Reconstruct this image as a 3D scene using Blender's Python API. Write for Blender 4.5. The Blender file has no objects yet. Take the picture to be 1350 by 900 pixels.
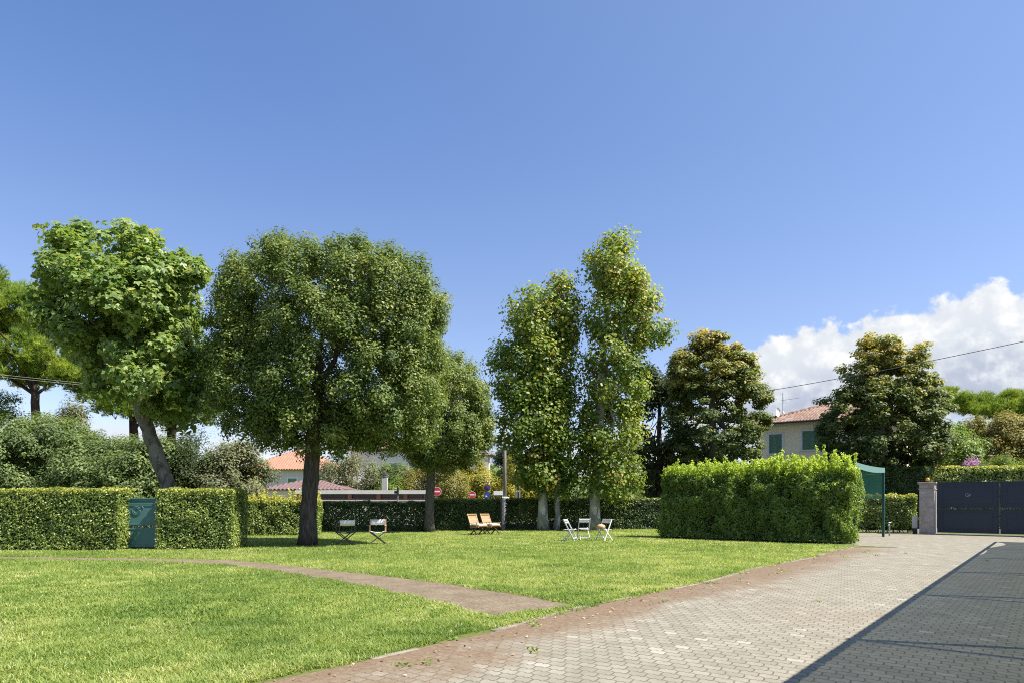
import bpy, math, random
import numpy as np
from math import radians as R, sin, cos, pi
from mathutils import Vector, Matrix

rng = np.random.default_rng(7)
random.seed(7)
scn = bpy.context.scene
col = scn.collection

# ------------------------------------------------------------------ frame of the place
F, HX, HY, CAMH = 900.0, 675.0, 660.0, 1.5      # focal length and horizon of the photo, camera height

def G(px, py):
    d = F * CAMH / (py - HY)
    return Vector(((px - HX) / F * d, d, 0))

def W(px, py, Y):
    return Vector(((px - HX) / F * Y, Y, CAMH + (HY - py) / F * Y))

DU = Vector((0.623, 0.782, 0)).normalized()     # along the drive, away from the camera
DC = Vector((DU.y, -DU.x, 0))                   # across the drive, to the right
DANG = math.atan2(DC.y, DC.x)
EDGE0 = Vector((-2.0, 5.75, 0))                 # a point on the left edge of the drive

# ------------------------------------------------------------------ tagging
def tag(o, label=None, cat=None, group=None, kind=None):
    if label: o['label'] = label
    if cat: o['category'] = cat
    if group: o['group'] = group
    if kind: o['kind'] = kind
    return o

def thing(name, label, cat, loc=(0, 0, 0), rotz=0.0, group=None):
    o = bpy.data.objects.new(name, None)
    o.empty_display_size = 0.3
    col.objects.link(o)
    o.location = loc
    o.rotation_euler = (0, 0, rotz)
    return tag(o, label, cat, group)

def copy_tree(o, parent=None):
    c = o.copy()
    col.objects.link(c)
    c.parent = parent
    for ch in [x for x in bpy.data.objects if x.parent == o]:
        copy_tree(ch, c)
    return c

# ------------------------------------------------------------------ mesh building
class MB:
    def __init__(s):
        s.v, s.f = [], []
    def add(s, vs, fs):
        n = len(s.v)
        s.v += [tuple(v) for v in vs]
        s.f += [tuple(i + n for i in f) for f in fs]
        return s
    def box(s, lo, hi, rotz=0, at=(0, 0, 0)):
        x0, y0, z0 = lo; x1, y1, z1 = hi
        vs = [(x0, y0, z0), (x1, y0, z0), (x1, y1, z0), (x0, y1, z0), (x0, y0, z1), (x1, y0, z1), (x1, y1, z1), (x0, y1, z1)]
        c, d = cos(rotz), sin(rotz)
        vs = [(c * x - d * y + at[0], d * x + c * y + at[1], z + at[2]) for x, y, z in vs]
        return s.add(vs, [(0, 3, 2, 1), (4, 5, 6, 7), (0, 1, 5, 4), (1, 2, 6, 5), (2, 3, 7, 6), (3, 0, 4, 7)])
    def bar(s, a, b, w, h, up=(0, 0, 1)):
        a, b = Vector(a), Vector(b)
        t = (b - a).normalized()
        up = Vector(up)
        if abs(t.dot(up)) > 0.97: up = Vector((0, 1, 0))
        x = t.cross(up).normalized() * w / 2
        y = x.cross(t).normalized() * h / 2
        vs = [a - x - y, a + x - y, a + x + y, a - x + y, b - x - y, b + x - y, b + x + y, b - x + y]
        return s.add(vs, [(0, 3, 2, 1), (4, 5, 6, 7), (0, 1, 5, 4), (1, 2, 6, 5), (2, 3, 7, 6), (3, 0, 4, 7)])
    def tube(s, pts, rad, n=8, caps=True):
        pts = [Vector(p) for p in pts]
        if not hasattr(rad, '__len__'): rad = [rad] * len(pts)
        vs, fs = [], []
        t0 = (pts[1] - pts[0]).normalized()
        x = t0.orthogonal().normalized()
        for i, p in enumerate(pts):
            t = (pts[min(i + 1, len(pts) - 1)] - pts[max(i - 1, 0)]).normalized()
            x = (x - t * x.dot(t)).normalized()
            y = t.cross(x)
            for k in range(n):
                a = 2 * pi * k / n
                vs.append(p + (x * cos(a) + y * sin(a)) * rad[i])
        for i in range(len(pts) - 1):
            for k in range(n):
                a, b = i * n + k, i * n + (k + 1) % n
                fs.append((a, b, b + n, a + n))
        if caps:
            fs.append(tuple(range(n - 1, -1, -1)))
            fs.append(tuple((len(pts) - 1) * n + k for k in range(n)))
        return s.add(vs, fs)
    def lathe(s, prof, n=20, at=(0, 0, 0)):
        vs, fs = [], []
        for r, z in prof:
            for k in range(n):
                a = 2 * pi * k / n
                vs.append((at[0] + r * cos(a), at[1] + r * sin(a), at[2] + z))
        for i in range(len(prof) - 1):
            for k in range(n):
                a, b = i * n + k, i * n + (k + 1) % n
                fs.append((a, b, b + n, a + n))
        fs.append(tuple(range(n - 1, -1, -1)))
        fs.append(tuple((len(prof) - 1) * n + k for k in range(n)))
        return s.add(vs, fs)
    def prism(s, poly, z0, z1):
        n = len(poly)
        vs = [(p[0], p[1], z0) for p in poly] + [(p[0], p[1], z1) for p in poly]
        fs = [tuple(range(n - 1, -1, -1)), tuple(range(n, 2 * n))]
        for k in range(n):
            fs.append((k, (k + 1) % n, n + (k + 1) % n, n + k))
        return s.add(vs, fs)
    def disc_y(s, c, r, y0, y1, n=24):            # a disc whose axis is Y
        vs = []
        for y in (y0, y1):
            for k in range(n):
                a = 2 * pi * k / n
                vs.append((c[0] + r * cos(a), y, c[1] + r * sin(a)))
        fs = [tuple(range(n)), tuple(range(2 * n - 1, n - 1, -1))]
        for k in range(n):
            fs.append((k, n + k, n + (k + 1) % n, (k + 1) % n))
        return s.add(vs, fs)
    def build(s, name, mat, parent=None, bevel=0, smooth=False):
        me = bpy.data.meshes.new(name)
        me.from_pydata(s.v, [], s.f)
        me.validate()
        import bmesh
        bm = bmesh.new(); bm.from_mesh(me)
        bmesh.ops.recalc_face_normals(bm, faces=bm.faces)
        bm.to_mesh(me); bm.free()
        if smooth:
            me.polygons.foreach_set('use_smooth', [True] * len(me.polygons))
        me.materials.append(mat)
        o = bpy.data.objects.new(name, me)
        col.objects.link(o)
        o.parent = parent
        if bevel:
            m = o.modifiers.new('edge', 'BEVEL'); m.width = bevel; m.segments = 2; m.limit_method = 'ANGLE'
        return o

def raw_mesh(name, V, faces_by_n, tint, mat, parent=None):
    """V (n,3); faces_by_n: list of (F,k) index arrays; tint: one value per face, in the same order."""
    me = bpy.data.meshes.new(name)
    me.vertices.add(len(V))
    me.vertices.foreach_set('co', np.ascontiguousarray(V, np.float32).ravel())
    loops = np.concatenate([f.ravel() for f in faces_by_n]).astype(np.int32)
    tot = np.concatenate([np.full(len(f), f.shape[1], np.int32) for f in faces_by_n])
    start = np.concatenate([[0], np.cumsum(tot)[:-1]]).astype(np.int32)
    me.loops.add(len(loops)); me.loops.foreach_set('vertex_index', loops)
    me.polygons.add(len(tot)); me.polygons.foreach_set('loop_start', start)
    me.update(calc_edges=True)
    a = me.attributes.new('tint', 'FLOAT', 'FACE')
    a.data.foreach_set('value', np.ascontiguousarray(tint, np.float32))
    me.materials.append(mat)
    o = bpy.data.objects.new(name, me)
    col.objects.link(o)
    o.parent = parent
    return o

# leaf outlines: (along, across, lift) points and faces
def _lobes():
    v, f = [], []
    for ang, ln in ((0, 1.0), (55, .78), (-55, .78)):
        a = R(ang); n = len(v)
        for t, b, h in ((0, 0, 0), (.45, .27, .05), (1, 0, -.06), (.45, -.27, .05)):
            t *= ln
            v.append((t * cos(a) - b * sin(a), t * sin(a) + b * cos(a), h))
        f += [(n, n + 3, n + 2), (n, n + 2, n + 1)]
    return v, f
def _needles():
    v, f = [], []
    for k in range(7):
        a = 2 * pi * k / 7 + .3; sp = .55 if k else 0
        d = Vector((1, sp * cos(a), sp * sin(a))).normalized()
        s = d.cross(Vector((.3, sin(a), -cos(a)))).normalized() * .055
        n = len(v)
        v += [tuple(-s), tuple(s), tuple(d)]
        f.append((n, n + 1, n + 2))
    return v, f
LEAF = {
    'diamond': ([(0, 0, 0), (.45, .30, .10), (1, 0, 0), (.45, -.30, .10)], [(0, 3, 2), (0, 2, 1)]),
    'round': ([(0, 0, 0), (.25, .42, .10), (.7, .36, .08), (1, 0, -.05), (.7, -.36, .08), (.25, -.42, .10)], [(0, 5, 4, 3), (0, 3, 2, 1)]),
    'lobed': _lobes(),
    'needle': _needles(),
}

def leaves(name, P, N, size, shape, mat, parent, tint, rng_=rng, spread=.35, hang=0.0):
    """One mesh of leaf-sized faces: P points, N leaf normals, size per leaf."""
    n = len(P)
    tv, tf = LEAF[shape]
    tv = np.array(tv); tv = tv - np.array([.4, 0, 0])
    N = N + rng_.normal(0, spread, N.shape)
    N /= np.linalg.norm(N, axis=1)[:, None] + 1e-9
    A = rng_.normal(0, 1, N.shape); A[:, 2] -= hang
    T = A - N * (A * N).sum(1)[:, None]
    T /= np.linalg.norm(T, axis=1)[:, None] + 1e-9
    B = np.cross(N, T)
    s = size[:, None]
    if shape == 'needle':
        T, N = N, T                                # tufts point along the normal
        B = np.cross(N, T)
    V = (P[:, None, :] + s[:, :, None] * (tv[None, :, 0:1] * T[:, None, :] + tv[None, :, 1:2] * B[:, None, :] + tv[None, :, 2:3] * N[:, None, :]))
    V = V.reshape(-1, 3)
    k = len(tv)
    base = (np.arange(n) * k)[:, None]
    fs = []
    for m in sorted({len(f) for f in tf}):
        for f in [f for f in tf if len(f) == m]:
            fs.append(base + np.array(f)[None, :])
    # order: face template by face template
    ti = np.concatenate([tint] * len(tf))
    return raw_mesh(name, V, fs, ti, mat, parent)

# ------------------------------------------------------------------ node helper
class NT:
    def __init__(s, tree):
        s.t = tree; s.n = tree.nodes; s.l = tree.links
    def node(s, typ, **kw):
        nd = s.n.new(typ)
        for k, v in kw.items(): setattr(nd, k, v)
        return nd
    def put(s, sock, v):
        if isinstance(v, bpy.types.NodeSocket): s.l.new(v, sock)
        elif v is not None: sock.default_value = v
    def m(s, op, a, b=None, c=None, clamp=False):
        nd = s.node('ShaderNodeMath', operation=op, use_clamp=clamp)
        s.put(nd.inputs[0], a)
        if b is not None: s.put(nd.inputs[1], b)
        if c is not None: s.put(nd.inputs[2], c)
        return nd.outputs[0]
    def vm(s, op, a, b=None):
        nd = s.node('ShaderNodeVectorMath', operation=op)
        s.put(nd.inputs[0], a)
        if b is not None: s.put(nd.inputs[1], b)
        return nd.outputs['Value'] if op in ('DOT_PRODUCT', 'LENGTH') else nd.outputs[0]
    def sep(s, v):
        nd = s.node('ShaderNodeSeparateXYZ'); s.put(nd.inputs[0], v); return nd.outputs
    def comb(s, x, y, z):
        nd = s.node('ShaderNodeCombineXYZ')
        for i, q in enumerate((x, y, z)): s.put(nd.inputs[i], q)
        return nd.outputs[0]
    def noise(s, vec, scale, detail=4, rough=.55, dist=0):
        nd = s.node('ShaderNodeTexNoise')
        s.put(nd.inputs['Vector'], vec); nd.inputs['Scale'].default_value = scale
        nd.inputs['Detail'].default_value = detail; nd.inputs['Roughness'].default_value = rough
        nd.inputs['Distortion'].default_value = dist
        return nd.outputs['Fac']
    def ramp(s, fac, stops, interp='LINEAR'):
        nd = s.node('ShaderNodeValToRGB'); nd.color_ramp.interpolation = interp
        e = nd.color_ramp.elements
        while len(e) > 1: e.remove(e[-1])
        e[0].position = stops[0][0]; e[0].color = (*stops[0][1], 1)
        for p, c in stops[1:]:
            q = e.new(p); q.color = (*c, 1)
        s.put(nd.inputs[0], fac)
        return nd.outputs['Color']
    def sstep(s, x, a, b):
        nd = s.node('ShaderNodeMapRange', interpolation_type='SMOOTHSTEP')
        s.put(nd.inputs['Value'], x); s.put(nd.inputs['From Min'], a); s.put(nd.inputs['From Max'], b)
        return nd.outputs['Result']
    def mix(s, fac, a, b, blend='MIX'):
        nd = s.node('ShaderNodeMix', data_type='RGBA', blend_type=blend)
        s.put(nd.inputs[0], fac)
        for i, q in ((6, a), (7, b)):
            s.put(nd.inputs[i], (*q, 1) if isinstance(q, tuple) and len(q) == 3 else q)
        return nd.outputs[2]
    def bump(s, h, strength=.5, dist=.02):
        nd = s.node('ShaderNodeBump'); nd.inputs['Strength'].default_value = strength
        nd.inputs['Distance'].default_value = dist; s.put(nd.inputs['Height'], h)
        return nd.outputs[0]

def new_mat(name):
    m = bpy.data.materials.new(name); m.use_nodes = True
    nt = NT(m.node_tree)
    b = nt.n['Principled BSDF']
    return m, nt, b

def surf(name, c, rough=.6, var=.15, scale=3.0, bump=0.0, bscale=40, metal=0, spec=.5, c2=None):
    """A plain painted / stone / wood surface with uneven tone and a little relief."""
    m, nt, b = new_mat(name)
    geo = nt.node('ShaderNodeTexCoord').outputs['Object']
    f = nt.noise(geo, scale, 6, .6)
    lo = tuple(q * (1 - var) for q in c); hi = c2 or tuple(min(1, q * (1 + var)) for q in c)
    nt.put(b.inputs['Base Color'], nt.ramp(f, [(.3, lo), (.7, hi)]))
    b.inputs['Roughness'].default_value = rough
    b.inputs['Metallic'].default_value = metal
    b.inputs['Specular IOR Level'].default_value = spec
    if bump:
        nt.put(b.inputs['Normal'], nt.bump(nt.noise(geo, bscale, 5, .6), bump, .01))
    return m

def leaf_mat(name, stops, trans=.38, rough=.45, spec=.35, tgain=(1.5, 1.45, .8), gain=1.4):
    m, nt, b = new_mat(name)
    at = nt.node('ShaderNodeAttribute', attribute_name='tint')
    c = nt.ramp(at.outputs['Fac'], [(p_, tuple(min(.6, q * gain) for q in c_)) for p_, c_ in stops])
    nt.put(b.inputs['Base Color'], c)
    b.inputs['Roughness'].default_value = rough
    b.inputs['Specular IOR Level'].default_value = spec
    tr = nt.node('ShaderNodeBsdfTranslucent')
    nt.put(tr.inputs['Color'], nt.mix(1.0, c, tgain, 'MULTIPLY'))
    mx = nt.node('ShaderNodeMixShader'); mx.inputs[0].default_value = trans
    nt.l.new(b.outputs[0], mx.inputs[1]); nt.l.new(tr.outputs[0], mx.inputs[2])
    nt.l.new(mx.outputs[0], nt.n['Material Output'].inputs[0])
    return m

def bark_mat(name, dark, light, scale=6, patch=False):
    m, nt, b = new_mat(name)
    geo = nt.node('ShaderNodeTexCoord').outputs['Object']
    sc = nt.vm('MULTIPLY', geo, (1, 1, .18 if not patch else .5))
    n1 = nt.noise(sc, scale * 3, 8, .65, .4)
    if patch:
        vo = nt.node('ShaderNodeTexVoronoi'); vo.inputs['Scale'].default_value = scale
        nt.put(vo.inputs['Vector'], nt.vm('ADD', sc, nt.vm('MULTIPLY', nt.comb(n1, n1, n1), (.25, .25, .25))))
        f = nt.sep(vo.outputs['Color'])[0]
        c = nt.ramp(f, [(.1, dark), (.4, tuple(.5 * (a + q) for a, q in zip(dark, light))), (.75, light), (.95, (.22, .23, .15))], 'CONSTANT')
        c = nt.mix(.35, c, nt.ramp(n1, [(.3, dark), (.7, light)]))
        nt.put(b.inputs['Normal'], nt.bump(n1, .4, .02))
    else:
        c = nt.ramp(n1, [(.3, dark), (.62, light)])
        nt.put(b.inputs['Normal'], nt.bump(n1, 1.0, .05))
    nt.put(b.inputs['Base Color'], c)
    b.inputs['Roughness'].default_value = .9
    b.inputs['Specular IOR Level'].default_value = .15
    return m

# ------------------------------------------------------------------ camera, light, sky
cam = bpy.data.cameras.new('camera')
cam.sensor_width = 36; cam.lens = F / 1350 * 36
cam.shift_y = (HY - 450) / 1350
cam.clip_end = 30000; cam.clip_start = .05
co = bpy.data.objects.new('camera', cam); col.objects.link(co)
co.location = (0, 0, CAMH); co.rotation_euler = (R(90), 0, 0)
scn.camera = co

SUN_EL, SUN_AZ = R(54), R(-17)                     # azimuth from +X, counter-clockwise
sd = Vector((cos(SUN_EL) * cos(SUN_AZ), cos(SUN_EL) * sin(SUN_AZ), sin(SUN_EL)))
sun = bpy.data.lights.new('sun', 'SUN'); sun.energy = 4.6; sun.angle = R(.53); sun.color = (1, .955, .88)
so = bpy.data.objects.new('sun', sun); col.objects.link(so)
so.rotation_euler = sd.to_track_quat('Z', 'Y').to_euler()
so.location = (20, -5, 40)

world = bpy.data.worlds.new('World'); scn.world = world; world.use_nodes = True
nt = NT(world.node_tree)
bg = nt.n['Background']
sky = nt.node('ShaderNodeTexSky', sky_type='NISHITA', sun_disc=False)
sky.sun_elevation = SUN_EL
sky.sun_rotation = pi / 2 - SUN_AZ                # clockwise from +Y
sky.air_density = 1.0; sky.dust_density = .35; sky.ozone_density = 2.0; sky.altitude = 5
dirv = nt.node('ShaderNodeTexCoord').outputs['Generated']
dx, dy, dz = nt.sep(dirv)[:3]
az = nt.m('MULTIPLY', nt.m('ARCTAN2', dx, dy), 180 / pi)
el = nt.m('MULTIPLY', nt.m('ARCSINE', dz), 180 / pi)
def cloud_density(az, el):
    p = nt.comb(az, el, 0.0)
    n_big = nt.noise(p, .16, 3, .5)
    n_mid = nt.noise(p, .55, 7, .58, .15)
    # height of the cloud top (degrees) against bearing
    crv = nt.node('ShaderNodeFloatCurve')
    cm = crv.mapping.curves[0]
    pts = [(16.2, 7.5), (17.8, 9.6), (19.4, 11.6), (22, 12.2), (24.7, 12.8), (26.6, 12.3), (28, 13.4), (30, 13.2), (32, 13.3), (34.3, 14.0), (37, 13.2), (42, 11), (48, 8), (55, 3)]
    q = [((a) / 60.0, t / 20.0) for a, t in pts]
    cm.points[0].location = (0, .05); cm.points[1].location = (1, .05)
    for a, t in q: cm.points.new(a, t)
    crv.mapping.update()
    nt.put(crv.inputs['Value'], nt.m('DIVIDE', az, 60.0, clamp=True))
    top = nt.m('MULTIPLY', crv.outputs[0], 20.0)
    wob = nt.m('ADD', .5, nt.m('ADD', nt.m('MULTIPLY', nt.m('SUBTRACT', n_mid, .5), 4.2), nt.m('MULTIPLY', nt.m('SUBTRACT', n_big, .5), 1.5)))
    d = nt.m('ADD', nt.m('SUBTRACT', top, el), wob)
    return d, n_mid, n_big, top
d0, nm, nb, top0 = cloud_density(az, el)
d1, nm1, _, _ = cloud_density(nt.m('ADD', az, .45), nt.m('ADD', el, .75))
body = nt.sstep(d0, -.15, .6)
# open sky under the flat base on the right
base_cut = nt.sstep(nt.m('ADD', el, nt.m('MULTIPLY', nt.m('SUBTRACT', nm, .5), 3.0)), 5.0, 6.6)
body = nt.m('MULTIPLY', body, base_cut)
# bright, low banks further off near the horizon
low_n = nt.noise(nt.comb(nt.m('MULTIPLY', az, .5), el, 3.0), .33, 6, .55)
low = nt.m('MULTIPLY', nt.sstep(nt.m('SUBTRACT', low_n, nt.m('MULTIPLY', nt.m('SUBTRACT', el, 4.0), .035)), .44, .60), nt.sstep(el, 10.0, 7.0))
lit = nt.sstep(nt.m('SUBTRACT', d0, d1), .1, 2.6)
depth = nt.sstep(nt.m('SUBTRACT', top0, el), 1.2, 6.5)
tone = nt.m('SUBTRACT', nt.m('ADD', .70, nt.m('MULTIPLY', lit, .45)), nt.m('MULTIPLY', depth, nt.m('SUBTRACT', .85, nt.m('MULTIPLY', nm, .85))), clamp=True)
ccol = nt.ramp(tone, [(0, (1.55, 1.8, 2.25)), (.4, (2.0, 2.2, 2.65)), (.75, (2.95, 3.1, 3.3)), (1, (3.75, 3.75, 3.75))])
sdot = nt.vm('DOT_PRODUCT', dirv, tuple(sd))
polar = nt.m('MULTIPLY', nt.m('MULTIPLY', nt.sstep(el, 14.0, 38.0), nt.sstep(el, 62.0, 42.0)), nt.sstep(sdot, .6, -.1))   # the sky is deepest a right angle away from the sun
tint = nt.ramp(nt.m('DIVIDE', el, 90.0, clamp=True), [(.08, (.63, .575, .63)), (.20, (.64, .61, .68)), (.30, (.655, .645, .705)), (.40, (.70, .69, .745)), (.56, (1.0, 1.0, 1.0)), (.8, (1.0, 1.0, 1.0))])  # upper sky, above the view, kept brighter as added fill light
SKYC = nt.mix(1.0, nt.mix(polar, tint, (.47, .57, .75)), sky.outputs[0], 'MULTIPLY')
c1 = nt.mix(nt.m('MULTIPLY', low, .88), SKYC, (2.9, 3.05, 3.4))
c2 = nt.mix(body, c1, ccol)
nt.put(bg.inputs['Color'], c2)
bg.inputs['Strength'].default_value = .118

scn.view_settings.view_transform = 'Standard'
scn.view_settings.look = 'None'
scn.view_settings.exposure = 1.25
scn.view_settings.gamma = 1
scn.render.engine = 'CYCLES'
cy = scn.cycles
cy.max_bounces = 7; cy.diffuse_bounces = 3; cy.glossy_bounces = 2; cy.transmission_bounces = 4; cy.transparent_max_bounces = 12
cy.caustics_reflective = False; cy.caustics_refractive = False
cy.use_adaptive_sampling = False
cy.use_denoising = False
cy.sample_clamp_indirect = 6
cy.filter_width = 1.05

# ------------------------------------------------------------------ materials
M = {}
OAK = [(0, (.034, .052, .014)), (.5, (.080, .112, .024)), (.85, (.135, .155, .038)), (1, (.22, .20, .06))]
LG = 2.0
M['oak_leaf'] = leaf_mat('oak_leaf', OAK, .32, .46, .26, gain=1.85)
M['plane_leaf'] = leaf_mat('plane_leaf', [(0, (.055, .095, .020)), (.5, (.110, .160, .038)), (.9, (.165, .205, .06)), (1, (.22, .22, .06))], .42, .42, .4, gain=1.75)
M['column_leaf'] = leaf_mat('column_leaf', [(0, (.05, .085, .016)), (.45, (.105, .145, .024)), (.75, (.18, .20, .032)), (.9, (.26, .21, .045)), (1, (.26, .14, .05))], .46, .45, .35, gain=1.75)
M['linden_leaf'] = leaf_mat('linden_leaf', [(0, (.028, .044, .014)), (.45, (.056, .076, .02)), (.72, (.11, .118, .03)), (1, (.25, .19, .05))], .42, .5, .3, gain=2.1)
M['dark_leaf'] = leaf_mat('dark_leaf', [(0, (.02, .032, .012)), (.6, (.042, .06, .018)), (1, (.085, .10, .03))], .3, .55, .25)
M['shrub_leaf'] = leaf_mat('shrub_leaf', [(0, (.045, .066, .024)), (.5, (.085, .115, .040)), (.9, (.125, .150, .052)), (1, (.20, .20, .05))], .36, .48, .25, gain=1.9)
M['grey_leaf'] = leaf_mat('grey_leaf', [(0, (.07, .08, .04)), (.5, (.125, .135, .068)), (1, (.19, .18, .10))], .34, .5, .25, gain=1.5)
M['yellow_leaf'] = leaf_mat('yellow_leaf', [(0, (.10, .11, .02)), (.4, (.21, .20, .025)), (.8, (.34, .29, .035)), (1, (.40, .29, .05))], .42, .5, .3)
M['gold_leaf'] = leaf_mat('gold_leaf', [(0, (.08, .09, .022)), (.5, (.16, .15, .035)), (1, (.27, .20, .055))], .4, .5, .3)
M['light_leaf'] = leaf_mat('light_leaf', [(0, (.07, .11, .02)), (.5, (.12, .175, .03)), (1, (.19, .235, .045))], .42, .45, .35)
M['pine_leaf'] = leaf_mat('pine_leaf', [(0, (.06, .095, .018)), (.5, (.125, .175, .03)), (1, (.24, .25, .05))], .45, .6, .2, gain=1.9)
M['stone_pine_leaf'] = leaf_mat('stone_pine_leaf', [(0, (.05, .085, .016)), (.5, (.12, .17, .026)), (1, (.20, .23, .04))], .4, .6, .2, gain=1.6)
M['hedge_leaf'] = leaf_mat('hedge_leaf', [(0, (.055, .085, .018)), (.45, (.115, .145, .03)), (.74, (.17, .19, .045)), (.82, (.205, .225, .035)), (.95, (.275, .255, .05)), (1, (.26, .16, .06))], .32, .38, .5, gain=2.1)
M['hedge_green_leaf'] = leaf_mat('hedge_green_leaf', [(0, (.038, .060, .014)), (.5, (.080, .118, .024)), (.74, (.125, .155, .032)), (.80, (.145, .19, .03)), (1, (.205, .235, .048))], .5, .42, .36, gain=2.4)
M['hedge_dark_leaf'] = leaf_mat('hedge_dark_leaf', [(0, (.03, .055, .014)), (.55, (.065, .10, .022)), (.74, (.10, .14, .03)), (.8, (.16, .19, .035)), (1, (.22, .22, .05))], .34, .4, .45)
M['pink_leaf'] = leaf_mat('pink_leaf', [(0, (.30, .16, .26)), (1, (.50, .26, .40))], .3, .6, .2, (1, 1, 1))
M['twigs'] = surf('twigs', (.022, .020, .011), .95, .4, 9, .5, 60, spec=.1)
M['bark_dark'] = bark_mat('bark_dark', (.022, .017, .013), (.11, .092, .075), 5)
M['bark_grey'] = bark_mat('bark_grey', (.05, .045, .036), (.16, .145, .12), 6)
M['bark_plane'] = bark_mat('bark_plane', (.17, .165, .14), (.58, .56, .49), 5, True)
M['bark_plane_old'] = bark_mat('bark_plane_old', (.06, .054, .04), (.25, .225, .175), 7, True)
M['bark_pine'] = bark_mat('bark_pine', (.018, .014, .011), (.09, .06, .042), 6)
M['white_paint'] = surf('white_paint', (.60, .59, .57), .5, .06, 8)
M['white_plaster'] = surf('white_plaster', (.60, .57, .52), .85, .08, 1.5)
M['cream_plaster'] = surf('cream_plaster', (.90, .79, .54), .9, .05, .8)
M['trim_plaster'] = surf('trim_plaster', (.72, .70, .66), .8, .05, 2)
M['green_shutter'] = surf('green_shutter', (.13, .25, .17), .5, .1, 4)
M['gate_green'] = surf('gate_green', (.06, .15, .15), .42, .1, 3, .08, 30)
M['gate_blue'] = surf('gate_blue', (.012, .022, .042), .45, .12, 2, .06, 30)
M['post_green'] = surf('post_green', (.014, .075, .07), .42, .1, 4)
M['valance_green'] = surf('valance_green', (.10, .20, .17), .6, .1, 4)
M['stone'] = surf('stone', (.34, .29, .265), .85, .28, 5, .5, 45, c2=(.44, .385, .35))
M['brick'] = surf('brick', (.36, .155, .10), .85, .22, 7, .4, 50)
M['pole_concrete'] = surf('pole_concrete', (.21, .185, .16), .9, .15, 4, .4, 50)
M['concrete'] = surf('concrete', (.40, .385, .355), .9, .15, 4, .4, 50)
M['dark_glass'] = surf('dark_glass', (.11, .105, .10), .3, .1, 2)
M['purple_tile'] = surf('purple_tile', (.15, .092, .085), .8, .3, 5, .5, 25)
M['orange_plastic'] = surf('orange_plastic', (.75, .28, .015), .25, .1, 6)
M['black_plastic'] = surf('black_plastic', (.02, .02, .022), .45, .1, 6)
M['cable'] = surf('cable', (.05, .05, .055), .6, .1, 6)
M['pale_cable'] = surf('pale_cable', (.25, .25, .25), .6, .1, 6)
M['steel'] = surf('steel', (.32, .33, .34), .45, .1, 6, metal=.6)
M['sign_red'] = surf('sign_red', (.52, .035, .04), .4, .05, 6)
M['sign_dark_red'] = surf('sign_dark_red', (.20, .03, .035), .45, .05, 6)
M['sign_blue'] = surf('sign_blue', (.03, .07, .25), .4, .05, 6)
M['sign_white'] = surf('sign_white', (.76, .76, .76), .4, .03, 6)
M['teak'] = surf('teak', (.36, .215, .09), .55, .2, 12)
M['teak_dark'] = surf('teak_dark', (.12, .065, .03), .6, .2, 12)
M['beech'] = surf('beech', (.46, .27, .15), .5, .15, 12)
M['dark_wood'] = surf('dark_wood', (.045, .032, .024), .5, .2, 12)
M['canvas'] = surf('canvas', (.72, .70, .64), .9, .05, 10)
M['dark_canvas'] = surf('dark_canvas', (.05, .055, .06), .9, .1, 10)
M['cushion'] = surf('cushion', (.76, .72, .66), .9, .05, 10)
M['tan_cloth'] = surf('tan_cloth', (.48, .31, .16), .9, .15, 14)
M['kerb_stone'] = surf('kerb_stone', (.17, .135, .095), .95, .35, 3, .8, 30, c2=(.30, .26, .20))
M['rust'] = surf('rust', (.09, .075, .065), .8, .3, 10)

def roof_mat():
    m, nt, b = new_mat('roof_tile')
    geo = nt.node('ShaderNodeTexCoord').outputs['Object']
    vo = nt.node('ShaderNodeTexVoronoi'); vo.inputs['Scale'].default_value = 4.5
    nt.put(vo.inputs['Vector'], geo)
    f = nt.sep(vo.outputs['Color'])[0]
    c = nt.ramp(f, [(0, (.115, .062, .043)), (.5, (.185, .105, .072)), (1, (.27, .175, .125))])
    n = nt.noise(geo, 1.2, 5)
    c = nt.mix(nt.sstep(n, .5, .75), c, (.22, .165, .13))
    nt.put(b.inputs['Base Color'], c); b.inputs['Roughness'].default_value = .85
    return m
M['roof_tile'] = roof_mat()
M['orange_tile'] = surf('orange_tile', (.32, .165, .105), .85, .22, 3, .5, 20)

def net_mat():
    m, nt, b = new_mat('shade_net')
    geo = nt.node('ShaderNodeTexCoord').outputs['Object']
    b.inputs['Roughness'].default_value = .8
    nt.put(b.inputs['Base Color'], nt.ramp(nt.noise(geo, 2, 3), [(.3, (.02, .135, .115)), (.7, (.03, .18, .15))]))
    tl = nt.node('ShaderNodeBsdfTranslucent'); tl.inputs['Color'].default_value = (.05, .15, .105, 1)
    tr = nt.node('ShaderNodeBsdfTransparent'); tr.inputs['Color'].default_value = (.95, 1, .88, 1)
    m1 = nt.node('ShaderNodeMixShader'); m1.inputs[0].default_value = .25
    nt.l.new(b.outputs[0], m1.inputs[1]); nt.l.new(tl.outputs[0], m1.inputs[2])
    m2 = nt.node('ShaderNodeMixShader'); m2.inputs[0].default_value = .18
    nt.l.new(m1.outputs[0], m2.inputs[1]); nt.l.new(tr.outputs[0], m2.inputs[2])
    nt.l.new(m2.outputs[0], nt.n['Material Output'].inputs[0])
    return m
M['shade_net'] = net_mat()

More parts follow.
